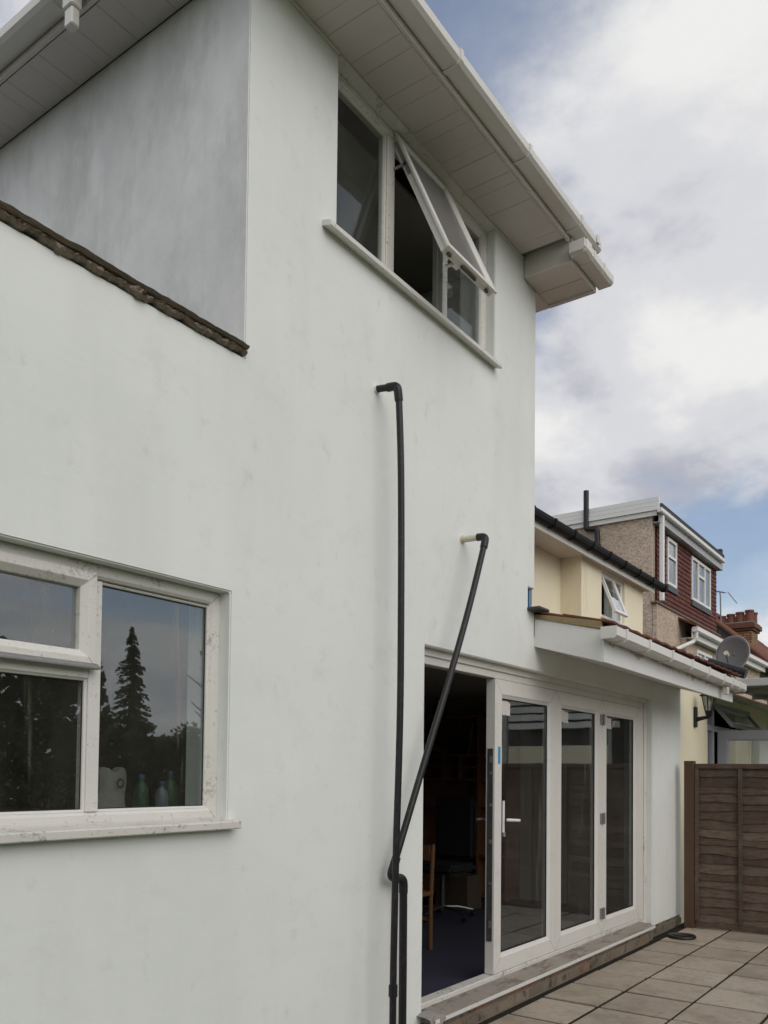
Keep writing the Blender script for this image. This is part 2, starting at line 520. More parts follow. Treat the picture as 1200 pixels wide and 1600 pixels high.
class MB:
    def __init__(s):
        s.v, s.f = [], []

    def add(s, v, f):
        o = len(s.v)
        s.v += [tuple(p) for p in v]
        s.f += [tuple(i + o for i in q) for q in f]
        return s

    def box(s, x0, x1, y0, y1, z0, z1):
        return s.add([(x0, y0, z0), (x1, y0, z0), (x1, y1, z0), (x0, y1, z0), (x0, y0, z1), (x1, y0, z1), (x1, y1, z1), (x0, y1, z1)],
                     [(0, 3, 2, 1), (4, 5, 6, 7), (0, 1, 5, 4), (1, 2, 6, 5), (2, 3, 7, 6), (3, 0, 4, 7)])

    def prism(s, prof, axis, a0, a1, drop=0.0):
        """closed 2-D outline swept along an axis; prof is (y,z) for x, (x,z) for y, (x,y) for z; drop lowers the far end"""
        n = len(prof)

        def p3(q, a, d):
            if axis == 'x':
                return (a, q[0], q[1] + d)
            if axis == 'y':
                return (q[0], a, q[1] + d)
            return (q[0], q[1], a)
        v = [p3(q, a0, 0) for q in prof] + [p3(q, a1, drop) for q in prof]
        f = [tuple(range(n))[::-1], tuple(range(n, 2 * n))] + [(i, (i + 1) % n, (i + 1) % n + n, i + n) for i in range(n)]
        return s.add(v, f)

    def tube(s, pts, r, seg=14, caps=True, r1=None):
        pts = [Vector(p) for p in pts]
        n = len(pts)
        rings, prev = [], None
        for i, p in enumerate(pts):
            t = (pts[min(i + 1, n - 1)] - pts[max(i - 1, 0)]).normalized()
            if prev is None:
                a = t.orthogonal().normalized()
            else:
                a = (prev - t * prev.dot(t)).normalized()
            prev = a
            b = t.cross(a)
            rr = r if r1 is None else r + (r1 - r) * i / (n - 1)
            rings.append([p + (a * math.cos(2 * math.pi * j / seg) + b * math.sin(2 * math.pi * j / seg)) * rr for j in range(seg)])
        v = [q for g in rings for q in g]
        f = []
        for i in range(n - 1):
            for j in range(seg):
                f.append((i * seg + j, i * seg + (j + 1) % seg, (i + 1) * seg + (j + 1) % seg, (i + 1) * seg + j))
        if caps:
            f += [tuple(range(seg))[::-1], tuple(range((n - 1) * seg, n * seg))]
        return s.add(v, f)

    def lathe(s, c, prof, seg=20):
        """prof = list of (radius, height) turned round the vertical through c"""
        v, f = [], []
        for r, h in prof:
            for j in range(seg):
                a = 2 * math.pi * j / seg
                v.append((c[0] + r * math.cos(a), c[1] + r * math.sin(a), c[2] + h))
        for i in range(len(prof) - 1):
            for j in range(seg):
                f.append((i * seg + j, i * seg + (j + 1) % seg, (i + 1) * seg + (j + 1) % seg, (i + 1) * seg + j))
        f += [tuple(range(seg))[::-1], tuple(range((len(prof) - 1) * seg, len(prof) * seg))]
        return s.add(v, f)

    def ring(s, a0, a1, z0, z1, loops, w):
        """mitred rectangular frame: loops of (inset, depth); w maps (a, z, depth) to the world"""
        n = len(loops)
        v, f = [], []
        for ins, d in loops:
            for a, z in ((a0 + ins, z0 + ins), (a1 - ins, z0 + ins), (a1 - ins, z1 - ins), (a0 + ins, z1 - ins)):
                v.append(w(a, z, d))
        for i in range(n):
            i2 = (i + 1) % n
            for j in range(4):
                f.append((i * 4 + j, i * 4 + (j + 1) % 4, i2 * 4 + (j + 1) % 4, i2 * 4 + j))
        return s.add(v, f)

    def slab(s, a0, a1, z0, z1, d0, d1, w):
        v = [w(a, z, d) for d in (d0, d1) for a, z in ((a0, z0), (a1, z0), (a1, z1), (a0, z1))]
        return s.add(v, [(0, 1, 2, 3), (7, 6, 5, 4), (0, 4, 5, 1), (1, 5, 6, 2), (2, 6, 7, 3), (3, 7, 4, 0)])


BASE = {}


def link(name, me, parent=None, base=(0, 0, 0)):
    o = bpy.data.objects.new(name, me)
    COL.objects.link(o)
    if parent is not None:
        o.parent = parent
    return o


def build(mb, name, mat, parent=None, smooth=False, bevel=0.0, angle=40, seg=1):
    """one mesh object from world coordinates; parent chain is unrotated so the root's base is simply subtracted"""
    b = Vector(BASE.get(parent.name, (0, 0, 0))) if parent is not None else Vector((0, 0, 0))
    me = bpy.data.meshes.new(name)
    me.from_pydata([Vector(p) - b for p in mb.v], [], mb.f)
    me.materials.append(MT[mat])
    bm = bmesh.new()
    bm.from_mesh(me)
    bmesh.ops.recalc_face_normals(bm, faces=bm.faces)
    if bevel:
        es = [e for e in bm.edges if len(e.link_faces) == 2 and e.calc_face_angle(0) > R(angle)]
        bmesh.ops.bevel(bm, geom=es, offset=bevel, segments=seg, affect='EDGES', clamp_overlap=True)
    bm.to_mesh(me)
    bm.free()
    if smooth:
        for p in me.polygons:
            p.use_smooth = True
        me.set_sharp_from_angle(angle=R(38))
    o = link(name, me, parent)
    if parent is not None:
        BASE[o.name] = tuple(b)
    return o


def tag(o, label, cat, group=None, kind=None):
    o['label'] = label
    o['category'] = cat
    if group:
        o['group'] = group
    if kind:
        o['kind'] = kind
    return o


def thing(name, base, label, cat, group=None):
    o = bpy.data.objects.new(name, None)
    COL.objects.link(o)
    o.location = base
    o.empty_display_size = 0.2
    BASE[o.name] = tuple(base)
    return tag(o, label, cat, group)


def shared(name, me, parent, loc, rot=(0, 0, 0), scale=(1, 1, 1)):
    """a piece that shares mesh data; loc is in the world"""
    o = link(name, me, parent)
    o.location = Vector(loc) - Vector(BASE.get(parent.name, (0, 0, 0)))
    o.rotation_euler = rot
    o.scale = scale
    return o


def mesh_of(mb, name, mat, bevel=0.0, smooth=False, seg=1):
    me = bpy.data.meshes.new(name)
    me.from_pydata(mb.v, [], mb.f)
    me.materials.append(MT[mat])
    bm = bmesh.new()
    bm.from_mesh(me)
    bmesh.ops.recalc_face_normals(bm, faces=bm.faces)
    if bevel:
        bmesh.ops.bevel(bm, geom=[e for e in bm.edges if e.calc_face_angle(0) > 0.6], offset=bevel, segments=seg, affect='EDGES')
    bm.to_mesh(me)
    bm.free()
    if smooth:
        for p in me.polygons:
            p.use_smooth = True
    return me


def struct(mb, name, mat, **k):
    o = build(mb, name, mat, None, **k)
    o['kind'] = 'structure'
    return o


def wall_xz(xs, zs, solid, y0, y1):
    """wall in the x-z plane with real openings and reveals"""
    mb = MB()
    idx = {}

    def vid(i, j, kf):
        key = (i, j, kf)
        if key not in idx:
            idx[key] = len(mb.v)
            mb.v.append((xs[i], y1 if kf else y0, zs[j]))
        return idx[key]
    nx, nz = len(xs) - 1, len(zs) - 1

    def S(i, j):
        return 0 <= i < nx and 0 <= j < nz and solid((xs[i] + xs[i + 1]) / 2, (zs[j] + zs[j + 1]) / 2)
    for i in range(nx):
        for j in range(nz):
            if not S(i, j):
                continue
            mb.f.append((vid(i, j, 0), vid(i + 1, j, 0), vid(i + 1, j + 1, 0), vid(i, j + 1, 0)))
            mb.f.append((vid(i, j + 1, 1), vid(i + 1, j + 1, 1), vid(i + 1, j, 1), vid(i, j, 1)))
            if not S(i - 1, j):
                mb.f.append((vid(i, j, 0), vid(i, j + 1, 0), vid(i, j + 1, 1), vid(i, j, 1)))
            if not S(i + 1, j):
                mb.f.append((vid(i + 1, j, 0), vid(i + 1, j, 1), vid(i + 1, j + 1, 1), vid(i + 1, j + 1, 0)))
            if not S(i, j - 1):
                mb.f.append((vid(i, j, 0), vid(i, j, 1), vid(i + 1, j, 1), vid(i + 1, j, 0)))
            if not S(i, j + 1):
                mb.f.append((vid(i, j + 1, 0), vid(i + 1, j + 1, 0), vid(i + 1, j + 1, 1), vid(i, j + 1, 1)))
    return mb


def wfront(y):          # windows in walls that face the garden: depth runs into the wall
    return lambda a, z, d: (a, y + d, z)


def arc(p0, corner, p1, r, n=6):
    """points of a rounded corner between two legs"""
    p0, c, p1 = Vector(p0), Vector(corner), Vector(p1)
    a, b = (p0 - c).normalized(), (p1 - c).normalized()
    s, e = c + a * r, c + b * r
    return [(s * (1 - t) ** 2 + c * 2 * t * (1 - t) + e * t * t) for t in [i / n for i in range(n + 1)]]


def gutter_prof(yb, yf, zb, zt, th=0.004, sgn=1):
    """open square channel, back at yb, front at yf (towards the garden), as a closed outline"""
    c = 0.018
    s = 1 if yf < yb else -1
    return [(yb, zt), (yb, zb), (yf + s * c, zb), (yf, zb + c), (yf, zt), (yf + s * th * 2.4, zt), (yf + s * th, zb + c + th), (yf + s * (c + th), zb + th), (yb - s * th, zb + th), (yb - s * th, zt)]


# ================================================================== THE SETTING
mb = MB().add([(-700, -700, -0.06), (700, -700, -0.06), (700, 700, -0.06), (-700, 700, -0.06)], [(0, 1, 2, 3)])
struct(mb, 'ground', 'grass')
patio = struct(MB().box(3.45, 9.40, -7.2, 0.0, -0.10, -0.011), 'patio', 'soil')
BASE[patio.name] = (0, 0, 0)
PX, PY = 0.5192, 0.492
slab_me = []
for q in range(5):
    mb = MB().box(-PX / 2 + 0.016, PX / 2 - 0.016, -PY / 2 + 0.0125, PY / 2 - 0.0125, -0.04, 0.0)
    me = mesh_of(mb, 'paving_slab', 'paving', 0.0025, seg=1)
    for v_ in me.vertices:
        v_.co.x += random.uniform(-.0015, .0015); v_.co.y += random.uniform(-.0015, .0015)
    slab_me.append(me)
edge_me = mesh_of(MB().box(-PX / 2 + 0.016, PX / 2 - 0.016, -0.190, 0.200, -0.04, 0.0), 'paving_slab', 'paving', 0.0025, seg=1)
for i in range(-3, 8):
    for j in range(13):
        x = 5.083 + PX * (i + 0.5)
        tilt = (random.uniform(-.004, .004), random.uniform(-.004, .004), random.uniform(-.003, .003))
        dz = random.uniform(-.004, .003)
        if j == 0:
            shared('paving_slab', edge_me, patio, (x, -0.524 + 0.206, dz), tilt)
        else:
            shared('paving_slab', random.choice(slab_me), patio, (x, -0.524 - PY * (j - 0.5), dz), tilt)

# ================================================================== WHITE HOUSE
house = thing('white_house', (3.5, 0.0, 0.0), 'white rendered house with open folding doors and boxed eaves', 'house')
ZS = 5.343
WX0, WX1, WZ0, WZ1 = 0.75, 2.613, 1.352, 2.376
xs = [-4, WX0, WX1, 2.674, 3.32, 4.195, 5.03, 5.565, 5.67, 8.33, 9.283]
zs = [-0.2, 0.10, WZ0, 2.346, WZ1, 2.60, 2.80, 2.95, 3.455, 4.40, ZS]


def solid(x, z):
    if WX0 < x < WX1 and WZ0 < z < WZ1:
        return False
    if 3.32 < x < 5.03 and z > 4.40:
        return False
    if 4.195 < x < 8.33 and z < 2.346:
        return False
    if x > 8.33 and z < 0.10:
        return False
    if 5.565 < x < 5.67 and 2.80 < z < 2.95:
        return False
    if x < 2.674:
        return z < 3.455
    if x < 5.67:
        return True
    return z < 2.60


build(wall_xz(xs, zs, solid, 0.0, 0.28), 'front_wall', 'render', house, bevel=0.006, seg=2)
build(MB().box(2.674, 2.95, 0.285, 6.2, 3.30, ZS), 'side_wall', 'grey', house)
build(MB().box(2.676, 2.95, 0.0025, 0.283, 3.45, 3.452).box(2.6725, 2.674, 0.004, 0.283, 3.47, ZS - 0.001), 'wall_return', 'grey', house)
build(MB().box(5.39, 5.668, 0.285, 6.2, 2.62, ZS), 'gable_wall', 'render', house)
build(MB().box(8.99, 9.27, 0.285, 6.2, -0.1, 2.60), 'party_wall', 'render', house)
build(MB().box(-4, -3.75, 0.285, 6.2, -0.2, 3.4), 'end_wall', 'render', house)
build(MB().box(-4, 9.27, 6.2, 6.45, -0.2, ZS), 'rear_wall', 'inner_paint', house)
# flush little patch of dark lead and blue film in the notch at the corner
build(MB().box(5.567, 5.62, 0.03, 0.05, 2.802, 2.948), 'notch_lining', 'lead_dark', house)
build(MB().box(5.622, 5.668, 0.02, 0.04, 2.802, 2.948), 'blue_film', 'blue_film', house)

# ---- main roof over the tall part
z1 = 5.50
mb = MB()
mb.add([(2.36, -0.40, z1), (5.92, -0.40, z1), (5.92, 6.6, z1), (2.36, 6.6, z1), (4.14, 1.4, z1 + 1.35), (4.14, 4.8, z1 + 1.35)],
       [(0, 1, 4), (1, 2, 5, 4), (2, 3, 5), (3, 0, 4, 5), (0, 3, 2, 1)])
build(mb, 'roof', 'roof_tile', house)

# ---- soffits: backing sheet, boards one by one
soff = build(MB().box(2.41, 5.455, -0.340, -0.004, ZS + 0.012, ZS + 0.02).box(2.41, 2.67, -0.003, 6.1, ZS + 0.012, ZS + 0.02), 'soffit', 'soffit_gap', house)
bd_f = mesh_of(MB().box(-0.0497, 0.0497, -0.336, -0.006, -0.004, 0.008), 'soffit_board', 'soffit_plastic', 0.0010)
bd_s = mesh_of(MB().box(-0.126, 0.126, -0.0497, 0.0497, -0.004, 0.008), 'soffit_board', 'soffit_plastic', 0.0010)
nb = 30
for i in range(nb):
    shared('soffit_board', bd_f, soff, (2.455 + i * 0.1 + 0.0012 * (i % 3), 0, ZS + random.uniform(-.0008, .0008)))
for i in range(60):
    shared('soffit_board', bd_s, soff, (2.54, 0.05 + i * 0.1 + 0.0012 * (i % 3), ZS + random.uniform(-.0008, .0008)))
# quadrant trim where soffit meets wall, J-trim against the fascia
build(MB().box(2.676, 3.318, -0.012, -0.001, ZS - 0.016, ZS - 0.005).box(5.032, 5.45, -0.012, -0.001, ZS - 0.016, ZS - 0.005), 'soffit_trim', 'upvc', house)
build(MB().box(3.322, 5.028, -0.010, 0.13, ZS - 0.021, ZS + 0.010), 'window_trim', 'upvc_dirty', house)
# fascias
build(MB().box(2.385, 5.46, -0.362, -0.342, ZS - 0.012, 5.50), 'fascia', 'soffit_plastic', house, bevel=0.002)
build(MB().box(2.384, 2.404, -0.341, 6.1, ZS - 0.012, 5.50), 'fascia', 'soffit_plastic', house, bevel=0.002)


def gutter(name_parent, axis, prof, brk_prof, a0, a1, brks, mat, drop=0.0, caps=True, bw=0.03):
    g = build(MB().prism(prof, axis, a0, a1, drop), 'gutter', mat, name_parent)
    for b in brks:
        d = drop * (b - a0) / (a1 - a0)
        p = [(q[0], q[1] + d) for q in brk_prof]
        build(MB().prism(p, axis, b - bw / 2, b + bw / 2), 'gutter_bracket', mat, g)
    return g


def solid_prof(yb, yf, zb, zt, c=0.018):
    s = 1 if yf < yb else -1
    return [(yb, zt), (yb, zb), (yf + s * c, zb), (yf, zb + c), (yf, zt)]


YF = -0.474
gp = gutter_prof(-0.366, YF, 5.368, 5.432)
bp_ = gutter_prof(-0.363, YF - 0.007, 5.361, 5.439, 0.013)
g = gutter(house, 'x', gp, bp_, 2.27, 5.75, [2.95, 3.767, 4.598, 5.40], 'gutter_plastic')
build(MB().prism(solid_prof(-0.366, YF, 5.366, 5.434), 'x', 5.751, 5.758), 'end_cap', 'gutter_plastic', g)
build(MB().box(5.66, 5.70, YF - 0.012, YF - 0.001, 5.39, 5.45), 'end_clip', 'gutter_plastic', g, bevel=0.003)
# lower boxed end of the eaves with its own short gutter
bx = build(MB().box(5.462, 5.88, -0.362, -0.004, 5.190, 5.49), 'eaves_box', 'soffit_plastic', house, bevel=0.004)
build(MB().box(5.672, 5.93, -0.003, 6.1, 5.190, 5.48), 'verge_box', 'soffit_plastic', house)
build(MB().box(5.882, 5.915, -0.372, -0.0035, 5.176, 5.49), 'barge_board', 'soffit_plastic', house, bevel=0.002)
build(MB().box(5.462, 5.88, -0.374, -0.364, 5.176, 5.44), 'fascia', 'soffit_plastic', house, bevel=0.002)
build(MB().box(5.70, 5.703, -0.36, -0.006, 5.1885, 5.1895), 'soffit_joint', 'soffit_gap', house)
gp2 = gutter_prof(-0.378, -0.49, 5.215, 5.285)
g2 = gutter(house, 'x', gp2, gutter_prof(-0.376, -0.494, 5.211, 5.289, 0.010), 5.41, 5.945, [5.60, 5.78], 'gutter_plastic')
build(MB().prism(solid_prof(-0.377, -0.493, 5.211, 5.287), 'x', 5.402, 5.409), 'end_cap', 'gutter_plastic', g2, bevel=0.002)
build(MB().prism(solid_prof(-0.377, -0.493, 5.211, 5.287), 'x', 5.946, 5.953), 'end_cap', 'gutter_plastic', g2, bevel=0.002)
build(MB().prism(gutter_prof(-0.374, -0.50, 5.206, 5.292, 0.014), 'x', 5.43, 5.52), 'gutter_bracket', 'gutter_plastic', g2, bevel=0.003)
# side gutter over the low roof
g3 = gutter(house, 'y', gutter_prof(2.380, 2.272, 5.368, 5.432), gutter_prof(2.383, 2.265, 5.361, 5.439, 0.013), -0.474, 6.1, [0.2, 1.0, 1.9, 2.8], 'gutter_plastic')
build(MB().prism(gutter_prof(2.384, 2.262, 5.358, 5.440, 0.014), 'y', 0.80, 0.92), 'gutter_bracket', 'gutter_plastic', g3, bevel=0.003)
build(MB().box(2.292, 2.352, 0.82, 0.90, 5.27, 5.36), 'gutter_outlet', 'gutter_plastic', g3, bevel=0.006)
build(MB().box(2.30, 2.345, 0.828, 0.892, 5.18, 5.269), 'gutter_outlet', 'gutter_plastic', g3, bevel=0.006)

# ---- weathered verge of the low roof along the top of the left-hand wall


def ragged(x0, x1, yf, zb, zt, amp, f, seed, step=0.012, yb=0.27, scallop=1.0):
    mb = MB()
    n = int((x1 - x0) / step)
    for i in range(n + 1):
        x = x0 + (x1 - x0) * i / n

        def nz(fr, o):
            return noise.noise(Vector((x * fr, seed + o, 0.0)))
        sc_ = abs(math.sin(math.pi * (x + 0.03 * nz(4, 11)) / 0.165)) ** 0.5 * scallop
        z_lo = zb - amp * (0.6 * nz(f, 0) + 0.5 * nz(f * 4.3, 5) + 0.45 * nz(f * 11, 8) + 0.7 * sc_ - 0.3)
        y_f = yf - amp * (0.5 * nz(f * 3, 2) + 0.5 * nz(f * 9, 3))
        y_m = yf - amp * (0.6 * nz(f * 4, 6) + 0.6 * nz(f * 12, 7)) + 0.006
        z_hi = zt + 0.006 * nz(3, 9) + 0.004 * nz(9, 4) + 0.003 * nz(25, 4)
        mb.v += [(x, yb, zb), (x, y_f + 0.014, z_lo), (x, y_f, z_lo + 0.010), (x, y_m, (z_lo + z_hi) / 2 + 0.006 * nz(20, 1)), (x, y_f + 0.002, z_hi - 0.008), (x, y_f + 0.014, z_hi), (x, yb, z_hi)]
    for i in range(n):
        for j in range(7):
            a, b = i * 7 + j, i * 7 + (j + 1) % 7
            mb.f.append((a, b, b + 7, a + 7))
    mb.f += [tuple(range(7)), tuple(range(n * 7, n * 7 + 7))[::-1]]
    return mb


cop = build(ragged(-4, 2.668, -0.026, 3.462, 3.484, 0.025, 6, 1.0), 'roof_verge', 'verge', house)
build(ragged(-4, 2.674, -0.034, 3.487, 3.510, 0.006, 3, 7.0, scallop=0.3), 'verge_lath', 'verge', cop)
build(MB().add([(-4, 0.01, 3.495), (2.67, 0.01, 3.495), (2.67, 6.2, 3.40), (-4, 6.2, 3.40), (-4, 0.01, 3.457), (2.67, 0.01, 3.457), (2.67, 6.2, 3.35), (-4, 6.2, 3.35)],
               [(0, 1, 2, 3), (7, 6, 5, 4), (0, 4, 5, 1), (1, 5, 6, 2), (2, 6, 7, 3), (3, 7, 4, 0)]), 'low_roof', 'felt', house)

# ---- lower window with grimy frame
w = wfront(0.066)
FR = [(0, 0.07), (0, 0.0), (0.042, 0.0), (0.054, 0.012), (0.054, 0.032), (0.03, 0.07)]
win = build(MB().ring(WX0, WX1, 1.366, 2.374, FR, w), 'window', 'upvc_dirty', house, bevel=0.0015)
build(MB().slab(1.945, 2.0, 1.42, 2.312, 0.001, 0.07, w), 'mullion', 'upvc_dirty', win, bevel=0.003)
build(MB().slab(1.30, 1.355, 1.42, 2.312, 0.001, 0.07, w), 'mullion', 'upvc_dirty', win, bevel=0.003)
build(MB().slab(1.355, 1.945, 1.930, 1.985, 0.002, 0.07, w), 'transom', 'upvc_dirty', win, bevel=0.003)
SASH = [(0, 0.05), (0, -0.018), (0.034, -0.018), (0.060, 0.004), (0.060, 0.05)]
build(MB().ring(1.338, 1.962, 1.975, 2.335, SASH, w), 'sash', 'upvc_dirty', win, bevel=0.0015)
build(MB().prism([(0.066 - 0.018, 1.988), (0.066 - 0.042, 1.974), (0.066 - 0.042, 1.962), (0.066 - 0.018, 1.962)], 'x', 1.335, 1.968), 'drip_rail', 'hinge_grey', win, bevel=0.003)
for (a0, a1, z0, z1_) in ((2.002, 2.557, 1.422, 2.31), (1.398, 1.902, 2.035, 2.275), (1.357, 1.943, 1.422, 1.928), (0.806, 1.298, 1.422, 2.31)):
    build(MB().slab(a0, a1, z0, z1_, 0.026, 0.030, w), 'pane', 'glass_grimy', win)
for (a0, a1, z0, z1_) in ((2.0, 2.559, 1.42, 2.312), (1.355, 1.945, 1.42, 1.930)):
    build(MB().ring(a0, a1, z0, z1_, [(0, 0.03), (0, 0.010), (0.008, 0.016), (0.010, 0.0255), (0.010, 0.03)], w), 'glazing_bead', 'upvc_dirty', win)
build(MB().prism([(0.064, 1.340), (-0.050, 1.330), (-0.056, 1.333), (-0.056, 1.362), (-0.048, 1.366), (0.064, 1.378)], 'x', WX0 - 0.05, 2.648), 'window_sill', 'sill_dirty', win, bevel=0.002)
for (a0, a1, z0, z1_) in ((2.012, 2.547, 1.432, 2.30), (1.395, 1.905, 2.032, 2.278), (1.367, 1.933, 1.432, 1.918)):
    build(MB().ring(a0 - 0.0075, a1 + 0.0075, z0 - 0.0075, z1_ + 0.0075, [(0, 0.0258), (0, 0.0225), (0.0085, 0.0225), (0.0085, 0.0258)], w), 'gasket', 'rubber', win)


def mitres(parent, a0, a1, z0, z1_, wd, d, w_, corners=(0, 1, 2, 3), t=0.0011):
    """hairline joints where the frame members meet at the corners"""
    for q in corners:
        ca, sa = ((a0, 1), (a1, -1), (a1, -1), (a0, 1))[q]
        cz, sz_ = ((z0, 1), (z0, 1), (z1_, -1), (z1_, -1))[q]
        p_, r_ = (ca + sa * 0.002, cz + sz_ * 0.002), (ca + sa * wd, cz + sz_ * wd)
        nx, nz = -sz_ * t * 0.707, sa * t * 0.707
        v = [w_(p_[0] + nx, p_[1] + nz, d), w_(p_[0] - nx, p_[1] - nz, d), w_(r_[0] - nx, r_[1] - nz, d), w_(r_[0] + nx, r_[1] + nz, d)]
        v += [w_(p_[0] + nx, p_[1] + nz, d + 0.003), w_(p_[0] - nx, p_[1] - nz, d + 0.003), w_(r_[0] - nx, r_[1] - nz, d + 0.003), w_(r_[0] + nx, r_[1] + nz, d + 0.003)]
        build(MB().add(v, [(0, 1, 2, 3), (7, 6, 5, 4), (0, 4, 5, 1), (1, 5, 6, 2), (2, 6, 7, 3), (3, 7, 4, 0)]), 'mitre_joint', 'joint_grime', parent)


mitres(win, WX0, WX1, 1.366, 2.374, 0.042, -0.0004, w, (1, 2))
mitres(win, 1.338, 1.962, 1.975, 2.335, 0.034, -0.0184, w, (1, 2))
# room behind the lower window and the things on its sill
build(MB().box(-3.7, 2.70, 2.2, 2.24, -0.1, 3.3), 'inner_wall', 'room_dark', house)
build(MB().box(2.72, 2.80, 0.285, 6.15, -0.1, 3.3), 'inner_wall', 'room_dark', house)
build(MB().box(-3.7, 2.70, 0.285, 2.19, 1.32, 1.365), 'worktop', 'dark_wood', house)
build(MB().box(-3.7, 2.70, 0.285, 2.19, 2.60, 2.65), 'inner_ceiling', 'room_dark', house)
card = thing('folded_bag', (2.21, 0.27, 1.367), 'pale bag printed with a dark ring standing inside the lower window', 'bag')
mb = MB()
N = 10
for j in range(N + 1):
    t_ = j / N
    for i in range(9):
        s_ = i / 8 - 0.5
        wv = 0.075 - 0.010 * t_ + 0.006 * math.sin(7 * t_ + i)
        mb.v.append((2.235 + 2 * s_ * wv + 0.015 * t_, 0.27 + 0.03 * s_ * s_ * 4 + 0.02 * t_, 1.367 + t_ * 0.215 + 0.012 * math.sin(i * 1.3) * t_))
for j in range(N):
    for i in range(8):
        a = j * 9 + i
        mb.f.append((a, a + 1, a + 10, a + 9))
nf = len(mb.v)
mb.v += [(p[0], p[1] + 0.05, p[2]) for p in mb.v[:nf]]
mb.f += [tuple(q + nf for q in f_)[::-1] for f_ in mb.f[:]]
for i in range(8):
    mb.f.append((i, i + nf, i + 1 + nf, i + 1)); a = N * 9 + i; mb.f.append((a, a + 1, a + 1 + nf, a + nf))
for j in range(N):
    a = j * 9; mb.f.append((a, a + 9, a + 9 + nf, a + nf)); a += 8; mb.f.append((a, a + nf, a + 9 + nf, a + 9))
build(mb, 'bag_body', 'paper', card, smooth=True)
ringm = MB()
for i in range(28):
    for rr in (0.022, 0.013):
        a = 2 * math.pi * i / 28
        ringm.v.append((2.25 + rr * math.cos(a) * 0.85, 0.266, 1.525 + rr * math.sin(a)))
for i in range(28):
    a, b = 2 * i, 2 * ((i + 1) % 28)
    ringm.f.append((a, b, b + 1, a + 1))
build(ringm, 'printed_ring', 'ink', card)
for (bx_, by_, hh, rr, lab, bm_, cm_) in ((2.385, 0.30, 0.20, 0.034, 'green bottle with blue cap beside the bag inside the lower window', 'bottle_green', 'cap_blue'),
                                          (2.465, 0.26, 0.17, 0.03, 'small clear bottle with blue cap inside the lower window', 'bottle_clear', 'cap_blue'),
                                          (2.545, 0.30, 0.215, 0.036, 'tall green bottle nearest the right jamb of the lower window', 'bottle_green', 'cap_blue')):
    bt_ = thing('bottle', (bx_, by_, 1.366), lab, 'bottle', 'bottles inside the lower window')
    build(MB().lathe((bx_, by_, 1.366), [(rr * 0.9, 0), (rr, 0.006), (rr, hh * 0.62), (rr * 0.8, hh * 0.74), (rr * 0.36, hh * 0.84), (rr * 0.36, hh * 0.92)]), 'bottle_body', bm_, bt_, smooth=True)
    build(MB().lathe((bx_, by_, 1.366 + hh * 0.86), [(rr * 0.45, 0), (rr * 0.45, hh * 0.11), (rr * 0.38, hh * 0.13)]), 'cap', cm_, bt_, smooth=True)

# ---- upper window
w = wfront(0.062)
uw = build(MB().ring(3.322, 5.028, 4.405, ZS - 0.022, [(0, 0.07), (0, 0), (0.036, 0), (0.048, 0.012), (0.048, 0.07)], w), 'window', 'upvc_dirty', house, bevel=0.0015)
build(MB().slab(3.848, 3.922, 4.455, 5.271, 0.001, 0.07, w), 'mullion', 'upvc_dirty', uw, bevel=0.003)
build(MB().slab(4.455, 4.515, 4.455, 5.271, 0.001, 0.07, w), 'mullion', 'upvc_dirty', uw, bevel=0.003)
for (a0, a1) in ((3.372, 3.846), (4.517, 4.978)):
    build(MB().ring(a0 - 0.001, a1 + 0.001, 4.454, 5.272, [(0, 0.05), (0, 0.012), (0.006, 0.014), (0.012, 0.026), (0.012, 0.05)], w), 'glazing_bead', 'upvc', uw)
    build(MB().slab(a0, a1, 4.456, 5.27, 0.028, 0.032, w), 'pane', 'glass_upper', uw)
# the sash that stands open, hung from the top of the middle light
hx0, hx1, hy, hz = 3.905, 4.475, 0.048, 5.318
bot = Vector((0, -0.318, 4.508)); top = Vector((0, hy, hz))
L_ = (bot - top).length
dn = (bot - top).normalized()
nrm = Vector((0, dn.z, -dn.y))           # points back towards the room
if nrm.y < 0:
    nrm = -nrm


def wsash(a, z, d):
    p = top + dn * (L_ - z) + nrm * d
    return (a, p.y, p.z)


sash = build(MB().ring(hx0, hx1, 0, L_, [(0.012, 0.055), (0.012, 0.014), (0, 0.014), (0, 0.0), (0.042, 0.0), (0.056, 0.014), (0.056, 0.055)], wsash), 'open_sash', 'upvc', uw, bevel=0.001)
build(MB().slab(hx0 + 0.054, hx1 - 0.054, 0.054, L_ - 0.054, 0.020, 0.026, wsash), 'sash_pane', 'glass_frost', uw)
for (q0, q1) in ((hx0 + 0.20, hx0 + 0.36), (hx0 + 0.05, hx0 + 0.08), (hx1 - 0.09, hx1 - 0.06)):
    build(MB().slab(q0, q1, -0.002, 0.011, 0.030, 0.044, wsash), 'lock_strip', 'lock_strip', uw)
hp = [wsash(hx0 + 0.10 + 0.008 * i, 0.030 + 0.006 * math.sin(i / 8 * math.pi), 0.058 + 0.045 * math.sin(i / 8 * math.pi * 0.9)) for i in range(9)]
build(MB().tube(hp, 0.009, 10), 'sash_handle', 'upvc_clean', uw, smooth=True)
build(MB().slab(hx0 + 0.165, hx0 + 0.215, 0.018, 0.044, 0.055, 0.075, wsash), 'handle_base', 'upvc_clean', uw, bevel=0.003)
for sx_ in (hx0 + 0.004, hx1 - 0.012):
    a_ = wsash(sx_, L_ - 0.24, 0.03)
    build(MB().slab(sx_, sx_ + 0.006, L_ - 0.30, L_ - 0.05, 0.022, 0.040, wsash).box(sx_, sx_ + 0.006, min(a_[1], 0.07), 0.08, a_[2] + 0.005, a_[2] + 0.022), 'friction_stay', 'hinge_grey', uw)
build(MB().ring(3.923, 4.454, 4.454, 5.272, [(0, 0.068), (0, 0.035), (0.012, 0.035), (0.012, 0.068)], w), 'rebate', 'upvc', uw)
